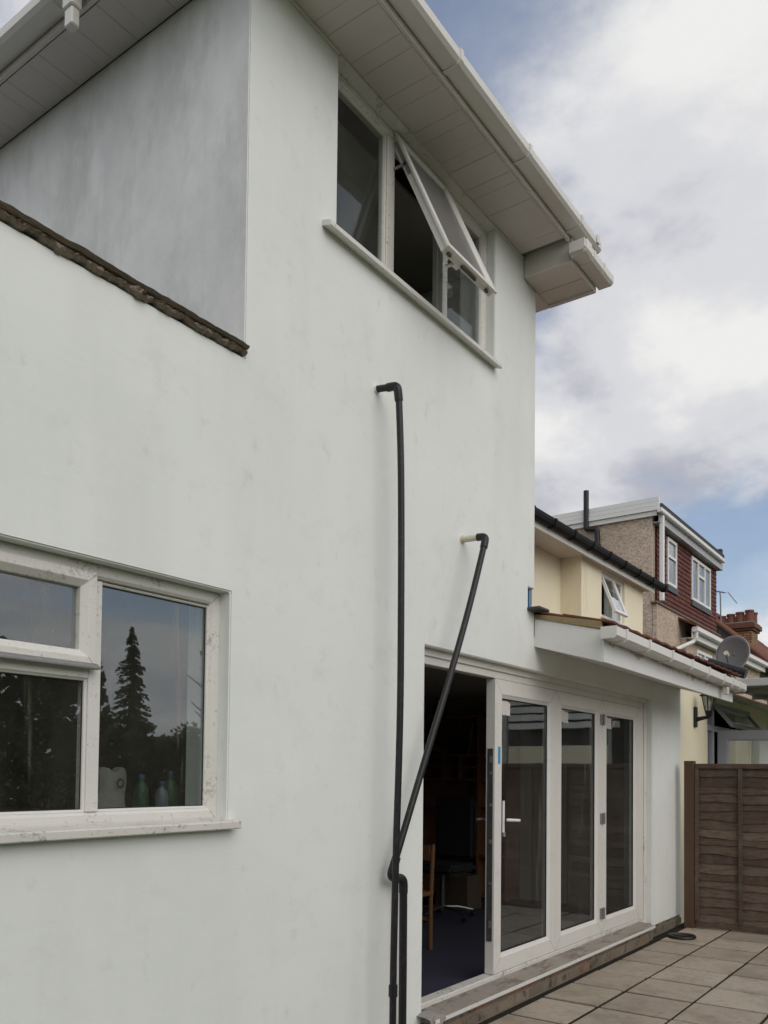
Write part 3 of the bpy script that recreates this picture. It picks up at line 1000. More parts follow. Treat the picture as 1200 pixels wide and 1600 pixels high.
build(MB().prism([(0.06, 4.375), (-0.050, 4.338), (-0.058, 4.340), (-0.058, 4.366), (-0.048, 4.372), (0.06, 4.404)], 'x', 3.20, 5.036), 'window_sill', 'upvc_dirty', uw, bevel=0.002)
# upper room shell
build(MB().box(2.96, 5.38, 2.6, 2.64, 2.6, ZS).box(2.96, 5.38, 0.285, 2.59, ZS - 0.03, ZS - 0.01), 'inner_wall', 'inner_paint', house)
build(MB().box(2.96, 5.38, 0.285, 2.59, 3.0, 3.05), 'upper_floor', 'dark_wood', house)
# ---- folding doors
YD = 0.062
w = wfront(YD)
dfr = build(MB().slab(4.198, 8.328, 2.250, 2.344, 0.004, 0.075, w).slab(8.150, 8.328, 0.125, 2.249, 0.004, 0.075, w).slab(4.198, 4.25, 0.125, 2.249, 0.004, 0.075, w), 'door_frame', 'upvc', house, bevel=0.003)
build(MB().slab(4.197, 8.329, 2.300, 2.3455, -0.010, 0.003, w), 'head_trim', 'upvc_dirty', dfr, bevel=0.002)
build(MB().slab(8.262, 8.329, 0.126, 2.299, -0.010, 0.003, w), 'jamb_trim', 'upvc_dirty', dfr, bevel=0.002)
build(MB().slab(4.197, 8.32, 0.120, 0.200, -0.006, 0.085, w), 'threshold', 'sill_dirty', dfr, bevel=0.005)
LEAF = [(0, 0.070), (0, 0.0), (0.100, 0.0), (0.108, 0.006), (0.128, 0.016), (0.128, 0.034), (0.100, 0.070)]
leaves = []
for (a0, a1) in ((5.190, 6.199), (6.203, 7.172), (7.176, 8.147)):
    lf = build(MB().ring(a0, a1, 0.204, 2.247, LEAF, w), 'door_leaf', 'upvc', house, bevel=0.0015)
    build(MB().slab(a0 + 0.127, a1 - 0.127, 0.331, 2.12, 0.028, 0.032, w), 'pane', 'glass_door', lf)
    build(MB().ring(a0 + 0.126, a1 - 0.126, 0.330, 2.121, [(0, 0.027), (0, 0.018), (0.007, 0.018), (0.007, 0.027)], w), 'gasket', 'rubber', lf)
    mitres(lf, a0, a1, 0.204, 2.247, 0.100, -0.0004, w)
    leaves.append(lf)
st = random.Random(3)


def torn(x0, x1, z0, z1_, d):
    pts = []
    for (ax, az, bx1, bz) in ((x0, z0, x1, z0), (x1, z0, x1, z1_), (x1, z1_, x0, z1_), (x0, z1_, x0, z0)):
        for i in range(6):
            t = i / 6
            pts.append((ax + (bx1 - ax) * t + st.uniform(-1, 1) * 0.007, az + (bz - az) * t + st.uniform(-1, 1) * 0.007))
    n = len(pts)
    return MB().add([(p[0], YD + d, p[1]) for p in pts] + [(p[0], YD + d + 0.0012, p[1]) for p in pts],
                    [tuple(range(n)), tuple(range(n, 2 * n))[::-1]] + [(i, i + n, (i + 1) % n + n, (i + 1) % n) for i in range(n)])


for lf, (x0, x1) in zip(leaves, ((5.325, 5.46), (6.34, 6.49), (7.31, 7.46))):
    build(torn(x0, x1, 2.005, 2.10, 0.0255), 'sticker', 'sticker', lf)
l1, l2, l3 = leaves
build(MB().slab(5.235, 5.268, 1.655, 1.775, -0.002, -0.0005, w), 'tape_strip', 'blue_tape', l1)
build(MB().box(5.184, 5.1895, YD + 0.014, YD + 0.056, 0.43, 1.76), 'lock_strip', 'lock_strip', l1)
for zz, hh_ in ((1.66, 0.05), (1.58, 0.02), (1.36, 0.02), (1.10, 0.03), (0.82, 0.015), (0.52, 0.05)):
    build(MB().box(5.180, 5.1838, YD + 0.018, YD + 0.038, zz, zz + hh_), 'lock_bolt', 'hinge_grey', l1)
build(MB().slab(5.292, 5.326, 1.17, 1.40, -0.010, -0.001, w), 'handle_plate', 'upvc_clean', l1, bevel=0.005, seg=2)
build(MB().tube(arc((5.309, YD, 1.262), (5.309, YD - 0.055, 1.262), (5.46, YD - 0.055, 1.255), 0.02) + [(5.455, YD - 0.057, 1.254)], 0.011, 10), 'door_handle', 'upvc_clean', l1, smooth=True)
build(MB().lathe((5.309, YD - 0.012, 1.145), [(0.011, 0), (0.011, 0.03)], 12), 'keyhole', 'hinge_grey', l1)
build(MB().tube([(5.245, YD + 0.07, 1.265), (5.245, YD + 0.125, 1.265)], 0.010, 10), 'inner_handle', 'hinge_grey', l1, smooth=True)
build(MB().tube([(5.245, YD + 0.12, 1.265), (5.175, YD + 0.13, 1.265)], 0.010, 10), 'inner_handle', 'hinge_grey', l1, smooth=True)
for zz in (2.075, 1.205, 0.375):
    build(MB().slab(7.125, 7.223, zz - 0.045, zz + 0.045, -0.014, -0.001, w).slab(7.158, 7.190, zz - 0.05, zz + 0.05, -0.026, -0.0145, w), 'hinge', 'hinge_grey', l2, bevel=0.003)

# sill, silver edge, brick plinth
sil = build(MB().prism([(0.055, 0.118), (0.055, 0.172), (-0.090, 0.150), (-0.096, 0.146), (-0.096, 0.118)], 'x', 4.19, 8.13), 'door_sill', 'concrete', house, bevel=0.003)
build(MB().prism([(-0.0965, 0.151), (-0.1005, 0.151), (-0.1005, 0.128), (-0.0965, 0.128)], 'x', 4.19, 8.13), 'edge_strip', 'aluminium', sil)
pl = build(MB().box(4.16, 8.10, -0.050, 0.050, -0.05, 0.117).box(8.101, 9.28, 0.012, 0.26, -0.05, 0.098), 'brick_plinth', 'mortar', house)
bk_me = mesh_of(MB().box(-0.1075, 0.1075, -0.05, 0.05, -0.0325, 0.0325), 'brick', 'plinth_brick', 0.004)
for row in range(2):
    z = -0.002 + row * 0.075
    x = 4.16 + (0.1125 if row else 0)
    while x < 9.2:
        y = -0.004 if x < 8.0 else 0.056
        shared('brick', bk_me, pl, (x + 0.1075, y + random.uniform(-.003, .003), z + 0.0325 - (0.004 if x > 8.0 and row else 0)), (0, random.uniform(-.006, .006), 0), (1, 1, 0.86 if (x > 8.0 and row) else 1))
        x += 0.225
# rag under the near end of the sill
mb = MB()
for i in range(13):
    for j in range(9):
        u_, v_ = i / 12, j / 8
        x = 4.13 + 0.15 * u_ + 0.012 * math.sin(9 * v_)
        if v_ < 0.5:
            y, z = 0.03 - 0.26 * v_, 0.178 - 0.014 * v_
        else:
            y, z = -0.10 - 0.012 * math.sin(6 * u_ + 3 * v_), 0.171 - 0.14 * (v_ - 0.5) * (1 + 0.5 * math.sin(5 * u_))
        mb.v.append((x, y, z + 0.008 * noise.noise(Vector((u_ * 4, v_ * 4, 2)))))
for i in range(12):
    for j in range(8):
        a = i * 9 + j
        mb.f.append((a, a + 1, a + 10, a + 9))
rg = tag(build(mb, 'rag', 'rag', smooth=True), 'crumpled grey rag draped over the near end of the door sill', 'rag')
sm = rg.modifiers.new('thick', 'SOLIDIFY'); sm.thickness = 0.006

# ---- lean-to roof beyond the tall part
vb = build(MB().prism([(0.0, 2.526), (-0.515, 2.378), (-0.515, 2.606), (0.0, 2.735)], 'x', 5.671, 5.690), 'verge_board', 'painted_board', house, bevel=0.002)
build(MB().prism([(0.02, 2.737), (-0.518, 2.608), (-0.518, 2.668), (0.02, 2.772)], 'x', 5.660, 5.700), 'verge_timber', 'raw_timber', house, bevel=0.004)
build(MB().box(5.55, 5.72, -0.10, 0.04, 2.776, 2.80), 'lead_flashing', 'lead_dark', house, bevel=0.006)
build(MB().prism([(-0.515, 2.376), (-0.535, 2.376), (-0.535, 2.60), (-0.515, 2.60)], 'x', 5.672, 9.29, -0.015), 'fascia', 'half_painted', house, bevel=0.002)
build(MB().prism([(-0.514, 2.380), (-0.004, 2.528), (-0.004, 2.542), (-0.514, 2.394)], 'x', 5.691, 9.27), 'soffit', 'painted_board', house)
gp = gutter_prof(-0.540, -0.652, 2.530, 2.608)
g4 = gutter(house, 'x', gp, gutter_prof(-0.537, -0.660, 2.522, 2.616, 0.014), 5.60, 9.36, [5.80, 6.30, 6.86, 7.42, 7.95, 8.5, 8.82, 9.12], 'gutter_plastic', -0.055)
build(MB().prism(solid_prof(-0.538, -0.656, 2.526, 2.611), 'x', 5.592, 5.599), 'end_cap', 'gutter_plastic', g4, bevel=0.002)
build(MB().prism([(q[0], q[1] - 0.055) for q in solid_prof(-0.538, -0.656, 2.526, 2.611)], 'x', 9.361, 9.368), 'end_cap', 'gutter_plastic', g4, bevel=0.002)
build(MB().box(8.74, 8.80, -0.62, -0.57, 2.40, 2.478), 'gutter_outlet', 'gutter_plastic', g4, bevel=0.005)
lr = build(MB().prism([(-0.50, 2.615), (-0.50, 2.655), (2.40, 3.265), (2.40, 3.225)], 'x', 5.702, 9.40), 'lean_to_roof', 'felt', house)
tp = MB()
nt_ = 8
prof = [(-0.13 + 0.26 * i / nt_, 0.0045 * math.sin(2 * math.pi * i / nt_ + 0.6)) for i in range(nt_ + 1)]
for (yy, zz) in ((0.0, 0.0), (0.38, 0.030)):
    for th in (0.0, -0.014):
        tp.v += [(p[0], yy, p[1] + zz + th) for p in prof]
k_ = nt_ + 1
for i in range(nt_):
    tp.f += [(i, i + 1, 2 * k_ + i + 1, 2 * k_ + i), (k_ + i + 1, k_ + i, 3 * k_ + i, 3 * k_ + i + 1), (i, k_ + i, k_ + i + 1, i + 1), (2 * k_ + i, 2 * k_ + i + 1, 3 * k_ + i + 1, 3 * k_ + i)]
tp.f += [(0, 2 * k_, 3 * k_, k_), (nt_, k_ + nt_, 3 * k_ + nt_, 2 * k_ + nt_)]
tile_me = mesh_of(tp, 'roof_tile', 'roof_tile')
sl = math.atan2(0.61, 2.9)
for rr in range(8):
    for i in range(16):
        yy = -0.60 + rr * 0.33
        shared('roof_tile', tile_me, lr, (5.79 + i * 0.232, yy, 2.676 + (yy + 0.5) * 0.2103 + (i % 2) * 0.002), (sl - 0.045 + random.uniform(-.01, .01), random.uniform(-.01, .01), random.uniform(-.008, .008)))

# ---- waste pipes
wp = thing('waste_pipe', (3.70, -0.14, 0.0), 'long upright black waste pipe down the middle of the white wall', 'pipe')
p1 = [(3.696, -0.140, 3.62), (3.704, -0.144, 3.45), (3.714, -0.146, 3.24), (3.724, -0.146, 2.87), (3.729, -0.147, 2.31), (3.729, -0.147, 1.95), (3.722, -0.146, 1.61), (3.709, -0.146, 1.27), (3.702, -0.146, 1.03), (3.696, -0.146, 0.75), (3.692, -0.146, 0.52), (3.690, -0.146, 0.0)]


def smoothpath(P, n=6):
    P = [Vector(p) for p in P]
    out = []
    for i in range(len(P) - 1):
        a, b, c_, d = P[max(i - 1, 0)], P[i], P[i + 1], P[min(i + 2, len(P) - 1)]
        for j in range(n):
            t = j / n
            out.append(0.5 * ((2 * b) + (c_ - a) * t + (2 * a - 5 * b + 4 * c_ - d) * t * t + (3 * b - a - 3 * c_ + d) * t ** 3))
    out.append(P[-1])
    return out


RP = 0.0186
build(MB().tube(smoothpath(p1), RP, 18), 'upright', 'black_plastic', wp, smooth=True)
build(MB().tube([(3.678, 0.01, 3.695), (3.684, -0.10, 3.682)], RP, 18), 'wall_stub', 'black_plastic', wp, smooth=True)
build(MB().tube([(3.681, -0.075, 3.684)] + arc((3.682, -0.09, 3.683), (3.686, -0.140, 3.680), (3.689, -0.140, 3.62), 0.032, 8) + [(3.697, -0.140, 3.60)], 0.0232, 18), 'elbow', 'black_plastic', wp, smooth=True)
build(MB().tube([(3.6917, -0.146, 0.46), (3.6913, -0.146, 0.40)], 0.0242, 18), 'coupling', 'black_plastic', wp, smooth=True)
build(MB().tube([(3.6785, 0.006, 3.695), (3.679, -0.010, 3.694)], 0.025, 14), 'mortar_collar', 'render', wp, smooth=True)
for zz in (3.15, 1.15):
    pass
wp2 = thing('waste_pipe', (3.85, -0.08, 0.0), 'slanting black waste pipe with a cream stub crossing the open doorway', 'pipe')
A_, B_ = Vector((4.640, -0.168, 3.045)), Vector((3.775, -0.075, 1.045))
build(MB().tube([(4.616, 0.01, 3.077), (4.618, -0.125, 3.073)], 0.020, 18), 'wall_stub', 'cream_plastic', wp2, smooth=True)
build(MB().tube([(4.6155, 0.004, 3.077), (4.616, -0.008, 3.077)], 0.026, 18), 'mortar_collar', 'cream_plastic', wp2, smooth=True)
build(MB().tube([(4.618, -0.112, 3.074)] + arc((4.618, -0.125, 3.073), (4.619, -0.172, 3.071), (4.595, -0.170, 3.0), 0.034, 8) + [(4.594, -0.170, 2.995)], 0.0240, 18), 'elbow', 'black_plastic', wp2, smooth=True)
sl_p = [(4.602, -0.170, 3.03), (4.45, -0.152, 2.60), (4.25, -0.132, 2.13), (4.05, -0.108, 1.68), (3.90, -0.090, 1.34), (3.790, -0.072, 1.075)]
sl_p[0] = (4.603, -0.170, 3.02)
build(MB().tube(smoothpath(sl_p), 0.0195, 18), 'slanting_run', 'black_plastic', wp2, smooth=True)
build(MB().tube([(3.812, -0.075, 1.12)] + arc((3.80, -0.073, 1.095), (3.768, -0.067, 1.015), (3.86, -0.067, 1.0), 0.036, 8) + [(3.83, -0.067, 1.004)], 0.0250, 18), 'elbow', 'black_plastic', wp2, smooth=True)
build(MB().tube([(3.80, -0.067, 1.006)] + arc((3.83, -0.067, 1.005), (3.894, -0.067, 0.998), (3.894, -0.067, 0.90), 0.040, 8) + [(3.894, -0.067, 0.915)], 0.0250, 18), 'elbow', 'black_plastic', wp2, smooth=True)
build(MB().tube([(3.894, -0.067, 0.935), (3.897, -0.067, 0.5), (3.897, -0.067, -0.02)], 0.0225, 18), 'downpipe', 'black_plastic', wp2, smooth=True)

# ---- the room behind the doors
build(MB().box(2.81, 8.985, 0.15, 6.19, 0.06, 0.135), 'carpet', 'carpet', house)
build(MB().box(2.81, 8.985, 0.285, 6.19, 2.50, 2.56), 'inner_ceiling', 'inner_paint', house)
build(MB().box(8.955, 8.985, 0.285, 6.19, 0.136, 2.499), 'inner_wall', 'inner_paint', house)
bc = thing('bookcase', (8.78, 2.4, 0.136), 'dark wooden wall unit with pigeonholes seen through the open doorway', 'bookcase')
Y0, Y1 = 1.75, 3.15
for y in (Y0, 2.12, Y1 - 0.03):
    build(MB().box(8.62, 8.94, y, y + 0.028, 0.14, 2.27), 'upright', 'dark_wood', bc, bevel=0.002)
for z in (0.16, 0.62, 1.20, 1.50, 1.79, 2.245):
    build(MB().box(8.625, 8.94, Y0 + 0.03, 2.118, z, z + 0.025).box(8.625, 8.94, 2.15, Y1 - 0.031, z, z + 0.025), 'shelf', 'dark_wood', bc, bevel=0.002)
for y in (2.38, 2.60, 2.85):
    build(MB().box(8.63, 8.94, y, y + 0.018, 1.526, 1.789), 'divider', 'dark_wood', bc)
build(MB().box(8.63, 8.94, 2.151, Y1 - 0.032, 1.655, 1.670), 'divider', 'dark_wood', bc)
build(MB().box(8.941, 8.952, Y0, Y1, 0.14, 2.27), 'back_panel', 'dark_wood', bc)
mb = MB()
for i in range(9):
    for j in range(5):
        mb.v.append((8.60 + 0.04 * j, 2.60 + 0.06 * i, 1.83 + 0.14 * math.sin(math.pi * i / 8) * (0.5 + 0.5 * noise.noise(Vector((i * .8, j * .8, 1)))) + 0.05 * (j / 4)))
for i in range(8):
    for j in range(4):
        a = i * 5 + j
        mb.f.append((a, a + 1, a + 6, a + 5))
cl = tag(build(mb, 'cloth', 'paper', smooth=True), 'pale crumpled cloth on the top shelf of the wall unit', 'cloth')
cl.modifiers.new('thick', 'SOLIDIFY').thickness = 0.008
tag(build(MB().add([(8.66, 2.27, 1.817), (8.90, 2.27, 1.817), (8.90, 2.295, 1.817), (8.66, 2.295, 1.817), (8.66, 2.21, 2.17), (8.90, 2.21, 2.17), (8.90, 2.235, 2.17), (8.66, 2.235, 2.17)],
                   [(0, 3, 2, 1), (4, 5, 6, 7), (0, 1, 5, 4), (1, 2, 6, 5), (2, 3, 7, 6), (3, 0, 4, 7)]), 'folder', 'paper'), 'pale folder leaning at the end of the top shelf', 'folder')
tag(build(MB().box(8.66, 8.88, 2.36, 2.52, 1.817, 1.99), 'file_box', 'office_black', bevel=0.004), 'black file box on the top shelf beside the folder', 'box')
ch = thing('wooden_chair', (5.75, 1.1, 0.136), 'brown wooden dining chair at the left of the open doorway', 'chair')
for (x, y, h) in ((5.9, 1.03, 0.86), (5.9, 1.45, 0.86), (5.50, 1.03, 0.44), (5.50, 1.45, 0.44)):
    build(MB().tube([(x, y, 0.136), (x, y, 0.55), (x + (0.03 if h > 0.5 else 0), y, 0.136 + h)], 0.019, 8), 'leg', 'chair_wood', ch, smooth=True)
build(MB().box(5.48, 5.92, 1.01, 1.47, 0.58, 0.615), 'seat', 'chair_wood', ch, bevel=0.008)
build(MB().box(5.91, 5.935, 1.05, 1.43, 0.86, 0.985), 'back_slat', 'chair_wood', ch, bevel=0.004)
build(MB().box(5.89, 5.91, 1.05, 1.43, 0.37, 0.40), 'stretcher', 'chair_wood', ch)
oc = thing('office_chair', (7.25, 1.75, 0.136), 'black office chair with chrome star base inside the doors', 'chair')
build(MB().box(7.0, 7.5, 1.5, 2.0, 0.60, 0.69), 'seat', 'office_black', oc, bevel=0.03, seg=3)
build(MB().box(7.45, 7.53, 1.52, 1.98, 0.72, 1.35), 'backrest', 'office_black', oc, bevel=0.03, seg=3)
build(MB().tube([(7.25, 1.75, 0.22), (7.25, 1.75, 0.60)], 0.025, 10), 'gas_lift', 'steel', oc, smooth=True)
for i in range(5):
    a = 2 * math.pi * i / 5 + 4.4
    e_ = (7.25 + 0.33 * math.cos(a), 1.75 + 0.33 * math.sin(a), 0.21)
    build(MB().tube([(7.25, 1.75, 0.25), ((7.25 + e_[0]) / 2, (1.75 + e_[1]) / 2, 0.245), e_], 0.018, 8, r1=0.012), 'base_arm', 'steel', oc, smooth=True)
    build(MB().tube([(e_[0] - 0.02, e_[1], 0.165), (e_[0] + 0.02, e_[1], 0.165)], 0.027, 10), 'castor', 'rubber', oc, smooth=True)
tag(build(MB().box(7.75, 8.05, 1.75, 2.15, 0.137, 0.50), 'cardboard_box', 'cardboard', bevel=0.004), 'cardboard box on the carpet behind the office chair', 'box')

# drain cover on the patio by the fence
dc = thing('drain_cover', (8.465, -0.25, 0.0), 'round black cover lying on the paving beside the fence', 'cover')
build(MB().lathe((8.465, -0.25, 0.002), [(0.125, 0), (0.135, 0.012), (0.128, 0.028), (0.115, 0.030)], 32), 'lid', 'black_metal', dc, smooth=True)
build(MB().lathe((8.465, -0.25, 0.0325), [(0.09, 0), (0.092, 0.004), (0.02, 0.008)], 32), 'raised_boss', 'black_metal', dc, smooth=True)

# ================================================================== FENCE
fence = thing('garden_fence', (9.2, -0.2, 0.0), 'brown overlap timber fence running out from the end of the white wall', 'fence')
FA = R(3.0)
fd = Vector((math.sin(FA), -math.cos(FA), 0))      # along the fence, away from the house
fn = Vector((-math.cos(FA), -math.sin(FA), 0))     # towards the patio


def wf(a, z, d):
    p = Vector((9.135, -0.14, 0)) + fd * a - fn * d
    return (p.x, p.y, z)


rf = random.Random(11)
PITCH_F = 1.90
for pn in range(4):
    o0 = pn * PITCH_F
    build(MB().slab(o0 - 0.05, o0 + 0.05, -0.05, 1.745 - 0.0, -0.05, 0.05, wf), 'post', 'post', fence, bevel=0.004)
    p0, p1_ = o0 + 0.055, o0 + PITCH_F - 0.055
    build(MB().slab(p0, p1_, 1.665, 1.705, -0.035, 0.03, wf), 'top_rail', 'fence', fence, bevel=0.003)
    build(MB().slab(p0, p1_, 0.012, 0.075, -0.020, 0.02, wf), 'bottom_rail', 'fence', fence, bevel=0.003)
    for b in range(5):
        a = p0 + (p1_ - p0) * b / 4
        a = min(max(a, p0 + 0.02), p1_ - 0.02)
        build(MB().slab(a - 0.019, a + 0.019, 0.076, 1.664, -0.042, -0.016, wf), 'batten', 'fence', fence, bevel=0.002)
    NB = 18
    for b in range(NB):
        z0 = 0.055 + b * 0.0895
        nseg = 26
        mb = MB()
        s1, s2, zj, tl = rf.uniform(0, 50), rf.uniform(0, 50), rf.uniform(-0.012, 0.012), rf.uniform(-0.008, 0.008)
        for i in range(nseg + 1):
            a = p0 + (p1_ - p0) * i / nseg
            lo = z0 + zj + 0.030 * noise.noise(Vector((a * 2.6, s1, 0))) + 0.012 * noise.noise(Vector((a * 8, s1, 3))) + tl * (a - p0)
            hi = z0 + 0.14
            bow = 0.007 * noise.noise(Vector((a * 2.3, s2, 1)))
            mb.v += [wf(a, lo, -0.014 + bow), wf(a, hi, 0.004), wf(a, hi, 0.010), wf(a, lo, -0.004 + bow)]
        for i in range(nseg):
            for j in range(4):
                q, r_ = 4 * i + j, 4 * i + (j + 1) % 4
                mb.f.append((q, r_, r_ + 4, q + 4))
        mb.f += [(0, 1, 2, 3), (4 * nseg, 4 * nseg + 3, 4 * nseg + 2, 4 * nseg + 1)]
        build(mb, 'board', 'fence', fence)
build(MB().slab(4 * PITCH_F - 0.05, 4 * PITCH_F + 0.05, -0.05, 1.745, -0.05, 0.05, wf), 'post', 'post', fence, bevel=0.004)

# ================================================================== CREAM NEIGHBOUR
nb_ = thing('cream_house', (12.0, 2.4, 0.0), 'cream rendered neighbouring house with black gutter and open upper window', 'house')
# ground floor extension
nxs = [9.30, 10.72, 12.98, 16.5]
nzs = [-0.1, 2.52, 2.64]
build(wall_xz(nxs, nzs, lambda x, z: not (10.72 < x < 12.98 and z < 2.52), 0.10, 0.30), 'ground_wall', 'cream', nb_)
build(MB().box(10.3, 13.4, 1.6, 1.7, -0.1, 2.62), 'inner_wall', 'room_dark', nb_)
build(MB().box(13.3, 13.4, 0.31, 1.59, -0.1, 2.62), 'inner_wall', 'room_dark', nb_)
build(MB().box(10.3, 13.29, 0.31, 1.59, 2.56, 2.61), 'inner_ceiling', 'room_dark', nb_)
build(MB().prism([(0.06, 2.645), (0.06, 2.70), (2.70, 3.30), (2.70, 3.24)], 'x', 9.41, 16.5), 'extension_roof', 'roof_tile', nb_)
build(MB().box(10.55, 16.5, -0.02, 0.095, 2.60, 2.643), 'fascia', 'upvc', nb_)
w = wfront(0.13)
gdf = build(MB().ring(10.722, 12.978, -0.02, 2.518, [(0, 0.07), (0, 0), (0.045, 0), (0.055, 0.01), (0.055, 0.07)], w), 'garden_door', 'grey_upvc', nb_)
build(MB().slab(11.08, 11.16, 0.03, 2.463, 0.001, 0.07, w), 'mullion', 'grey_upvc', gdf)
build(MB().slab(10.777, 12.923, 2.16, 2.23, 0.002, 0.068, w), 'transom', 'grey_upvc', gdf)
build(MB().slab(10.79, 11.07, 0.06, 2.15, 0.03, 0.036, w), 'side_pane', 'glass_far', gdf)
# vent light hung open above the door
vt, vb_ = Vector((0, 0.115, 2.50)), Vector((0, -0.10, 2.235))
vd = (vb_ - vt)
vl = vd.length
vd.normalize()
vn = Vector((0, -vd.z, vd.y))
if vn.y < 0:
    vn = -vn


def wv(a, z, d):
    p = vt + vd * (vl - z) + vn * d
    return (a, p.y, p.z)


build(MB().ring(11.17, 12.92, 0, vl, [(0, 0.04), (0, 0), (0.05, 0), (0.05, 0.04)], wv), 'vent_sash', 'grey_upvc', gdf)
build(MB().slab(11.21, 12.88, 0.04, vl - 0.04, 0.018, 0.024, wv), 'vent_pane', 'glass_far', gdf)


def wl(a, z, d):         # open door leaf, square to the wall
    return (11.16 + d, 0.09 - a, z)


build(MB().ring(0.0, 0.80, 0.0, 2.165, [(0, 0.06), (0, 0), (0.11, 0), (0.13, 0.012), (0.13, 0.06)], wl), 'open_leaf', 'grey_upvc', gdf)
build(MB().slab(0.128, 0.672, 0.128, 2.037, 0.024, 0.03, wl), 'leaf_pane', 'glass_sky', gdf)
build(MB().slab(0.04, 0.075, 1.55, 1.72, -0.02, -0.001, wl).slab(0.05, 0.12, 1.63, 1.65, -0.05, -0.02, wl), 'leaf_handle', 'upvc_clean', gdf, bevel=0.003)
# upper floor
uxs = [12.38, 13.22, 14.29, 15.23]
uzs = [2.9, 4.19, 4.955, 5.06]
build(wall_xz(uxs, uzs, lambda x, z: not (13.22 < x < 14.29 and 4.19 < z < 4.955), 2.43, 2.62), 'upper_wall', 'cream', nb_)
build(MB().box(12.38, 12.56, 2.621, 3.0, 2.9, 5.0).box(15.05, 15.23, 2.621, 8, 0, 5.05), 'return_wall', 'cream', nb_)
rxs = [6.0, 10.6, 11.32, 12.379]
build(wall_xz(rxs, [2.9, 3.9, 4.9, 5.0], lambda x, z: not (10.6 < x < 11.32 and 3.9 < z < 4.9), 2.775, 2.95), 'recessed_wall', 'cream', nb_)
w = wfront(2.80)
uw1 = build(MB().ring(10.6, 11.32, 3.9, 4.9, [(0, 0.06), (0, 0), (0.06, 0), (0.06, 0.06)], w), 'window', 'upvc_clean', nb_)
build(MB().slab(10.66, 11.26, 3.96, 4.84, 0.02, 0.026, w), 'pane', 'glass_far', uw1)
build(MB().slab(10.66, 11.26, 4.50, 4.56, -0.004, 0.019, w), 'transom', 'upvc_clean', uw1)
w = wfront(2.47)
uw2 = build(MB().ring(13.222, 14.288, 4.192, 4.953, [(0, 0.06), (0, 0), (0.05, 0), (0.06, 0.01), (0.06, 0.06)], w), 'window', 'upvc_clean', nb_)
build(MB().slab(13.80, 13.85, 4.25, 4.89, 0.001, 0.06, w), 'mullion', 'upvc_clean', uw2)
build(MB().slab(13.852, 14.23, 4.252, 4.892, 0.02, 0.026, w), 'pane', 'glass_sky', uw2)
build(MB().prism([(2.53, 4.17), (2.36, 4.155), (2.36, 4.185), (2.53, 4.19)], 'x', 13.18, 14.42), 'window_sill', 'upvc_clean', uw2)
st_, sb_ = Vector((0, 2.465, 4.935)), Vector((0, 2.20, 4.26))
sd = (sb_ - st_)
sl2 = sd.length
sd.normalize()
sn = Vector((0, -sd.z, sd.y))
if sn.y < 0:
    sn = -sn


def ws2(a, z, d):
    p = st_ + sd * (sl2 - z) + sn * d
    return (a, p.y, p.z)


build(MB().ring(13.26, 13.84, 0, sl2, [(0, 0.045), (0, 0), (0.055, 0), (0.065, 0.01), (0.065, 0.045)], ws2), 'open_sash', 'upvc_clean', uw2)
build(MB().slab(13.324, 13.776, 0.064, sl2 - 0.064, 0.018, 0.024, ws2), 'sash_pane', 'glass_sky', uw2)
build(MB().box(12.6, 15.0, 2.9, 2.94, 3.5, 5.0), 'inner_wall', 'room_dark', nb_)
build(MB().prism([(2.632, 4.20), (2.640, 4.20), (2.640, 4.90), (2.632, 4.90)], 'x', 13.86, 14.27), 'net_curtain', 'curtain', nb_)
# eaves
sf = build(MB().box(6.0, 15.44, 2.302, 2.774, 5.0, 5.018), 'soffit', 'soffit_plastic', nb_)
build(MB().box(6.0, 15.45, 2.28, 2.30, 4.955, 5.10), 'fascia', 'upvc', nb_)
pf = [(2.275, 5.145), (2.275, 5.07), (2.255, 5.04), (2.21, 5.035), (2.17, 5.055), (2.155, 5.10), (2.155, 5.145)]
g5 = build(MB().prism(pf, 'x', 6.0, 15.86), 'gutter', 'gutter_black', nb_)
pb = [(2.275, 5.15), (2.275, 5.055), (2.255, 5.025), (2.205, 5.02), (2.155, 5.045), (2.142, 5.10), (2.142, 5.15)]
for i in range(10):
    build(MB().prism(pb, 'x', 9.4 + i * 0.70, 9.46 + i * 0.70), 'gutter_bracket', 'gutter_black', g5)
build(MB().box(6.0, 15.6, 2.25, 8, 5.102, 5.16), 'flat_roof', 'felt', nb_)

# canopy over the neighbour's doors
cp = thing('glazed_canopy', (11.5, -0.9, 2.6), 'pale framed glazed canopy over the neighbour\'s garden doors', 'canopy')
build(MB().box(10.48, 10.54, -2.60, -0.03, 2.648, 2.735), 'edge_beam', 'canopy_frame', cp, bevel=0.004)
build(MB().box(10.541, 14.5, -2.60, -2.54, 2.648, 2.735), 'front_beam', 'canopy_frame', cp, bevel=0.004)
for x in (11.5, 12.5, 13.5, 14.44):
    build(MB().box(x, x + 0.05, -2.539, -0.03, 2.66, 2.71), 'rafter', 'canopy_frame', cp)
build(MB().box(10.545, 14.44, -2.535, -0.03, 2.712, 2.722), 'roof_sheet', 'polycarbonate', cp)
for x in (10.51, 14.45):
    build(MB().box(x - 0.03, x + 0.03, -2.60, -2.54, -0.06, 2.647), 'post', 'canopy_frame', cp)

# black half-round roll on the neighbour's roof edge
rl = tag(build(MB().tube([(11.0, 0.16, 3.02), (11.0, -0.06, 2.935), (11.0, -0.29, 2.85)], 0.065, 18), 'roof_roll', 'black_plastic', smooth=True), 'black rounded capping on the low roof below the dish', 'capping')

# wall lanterns


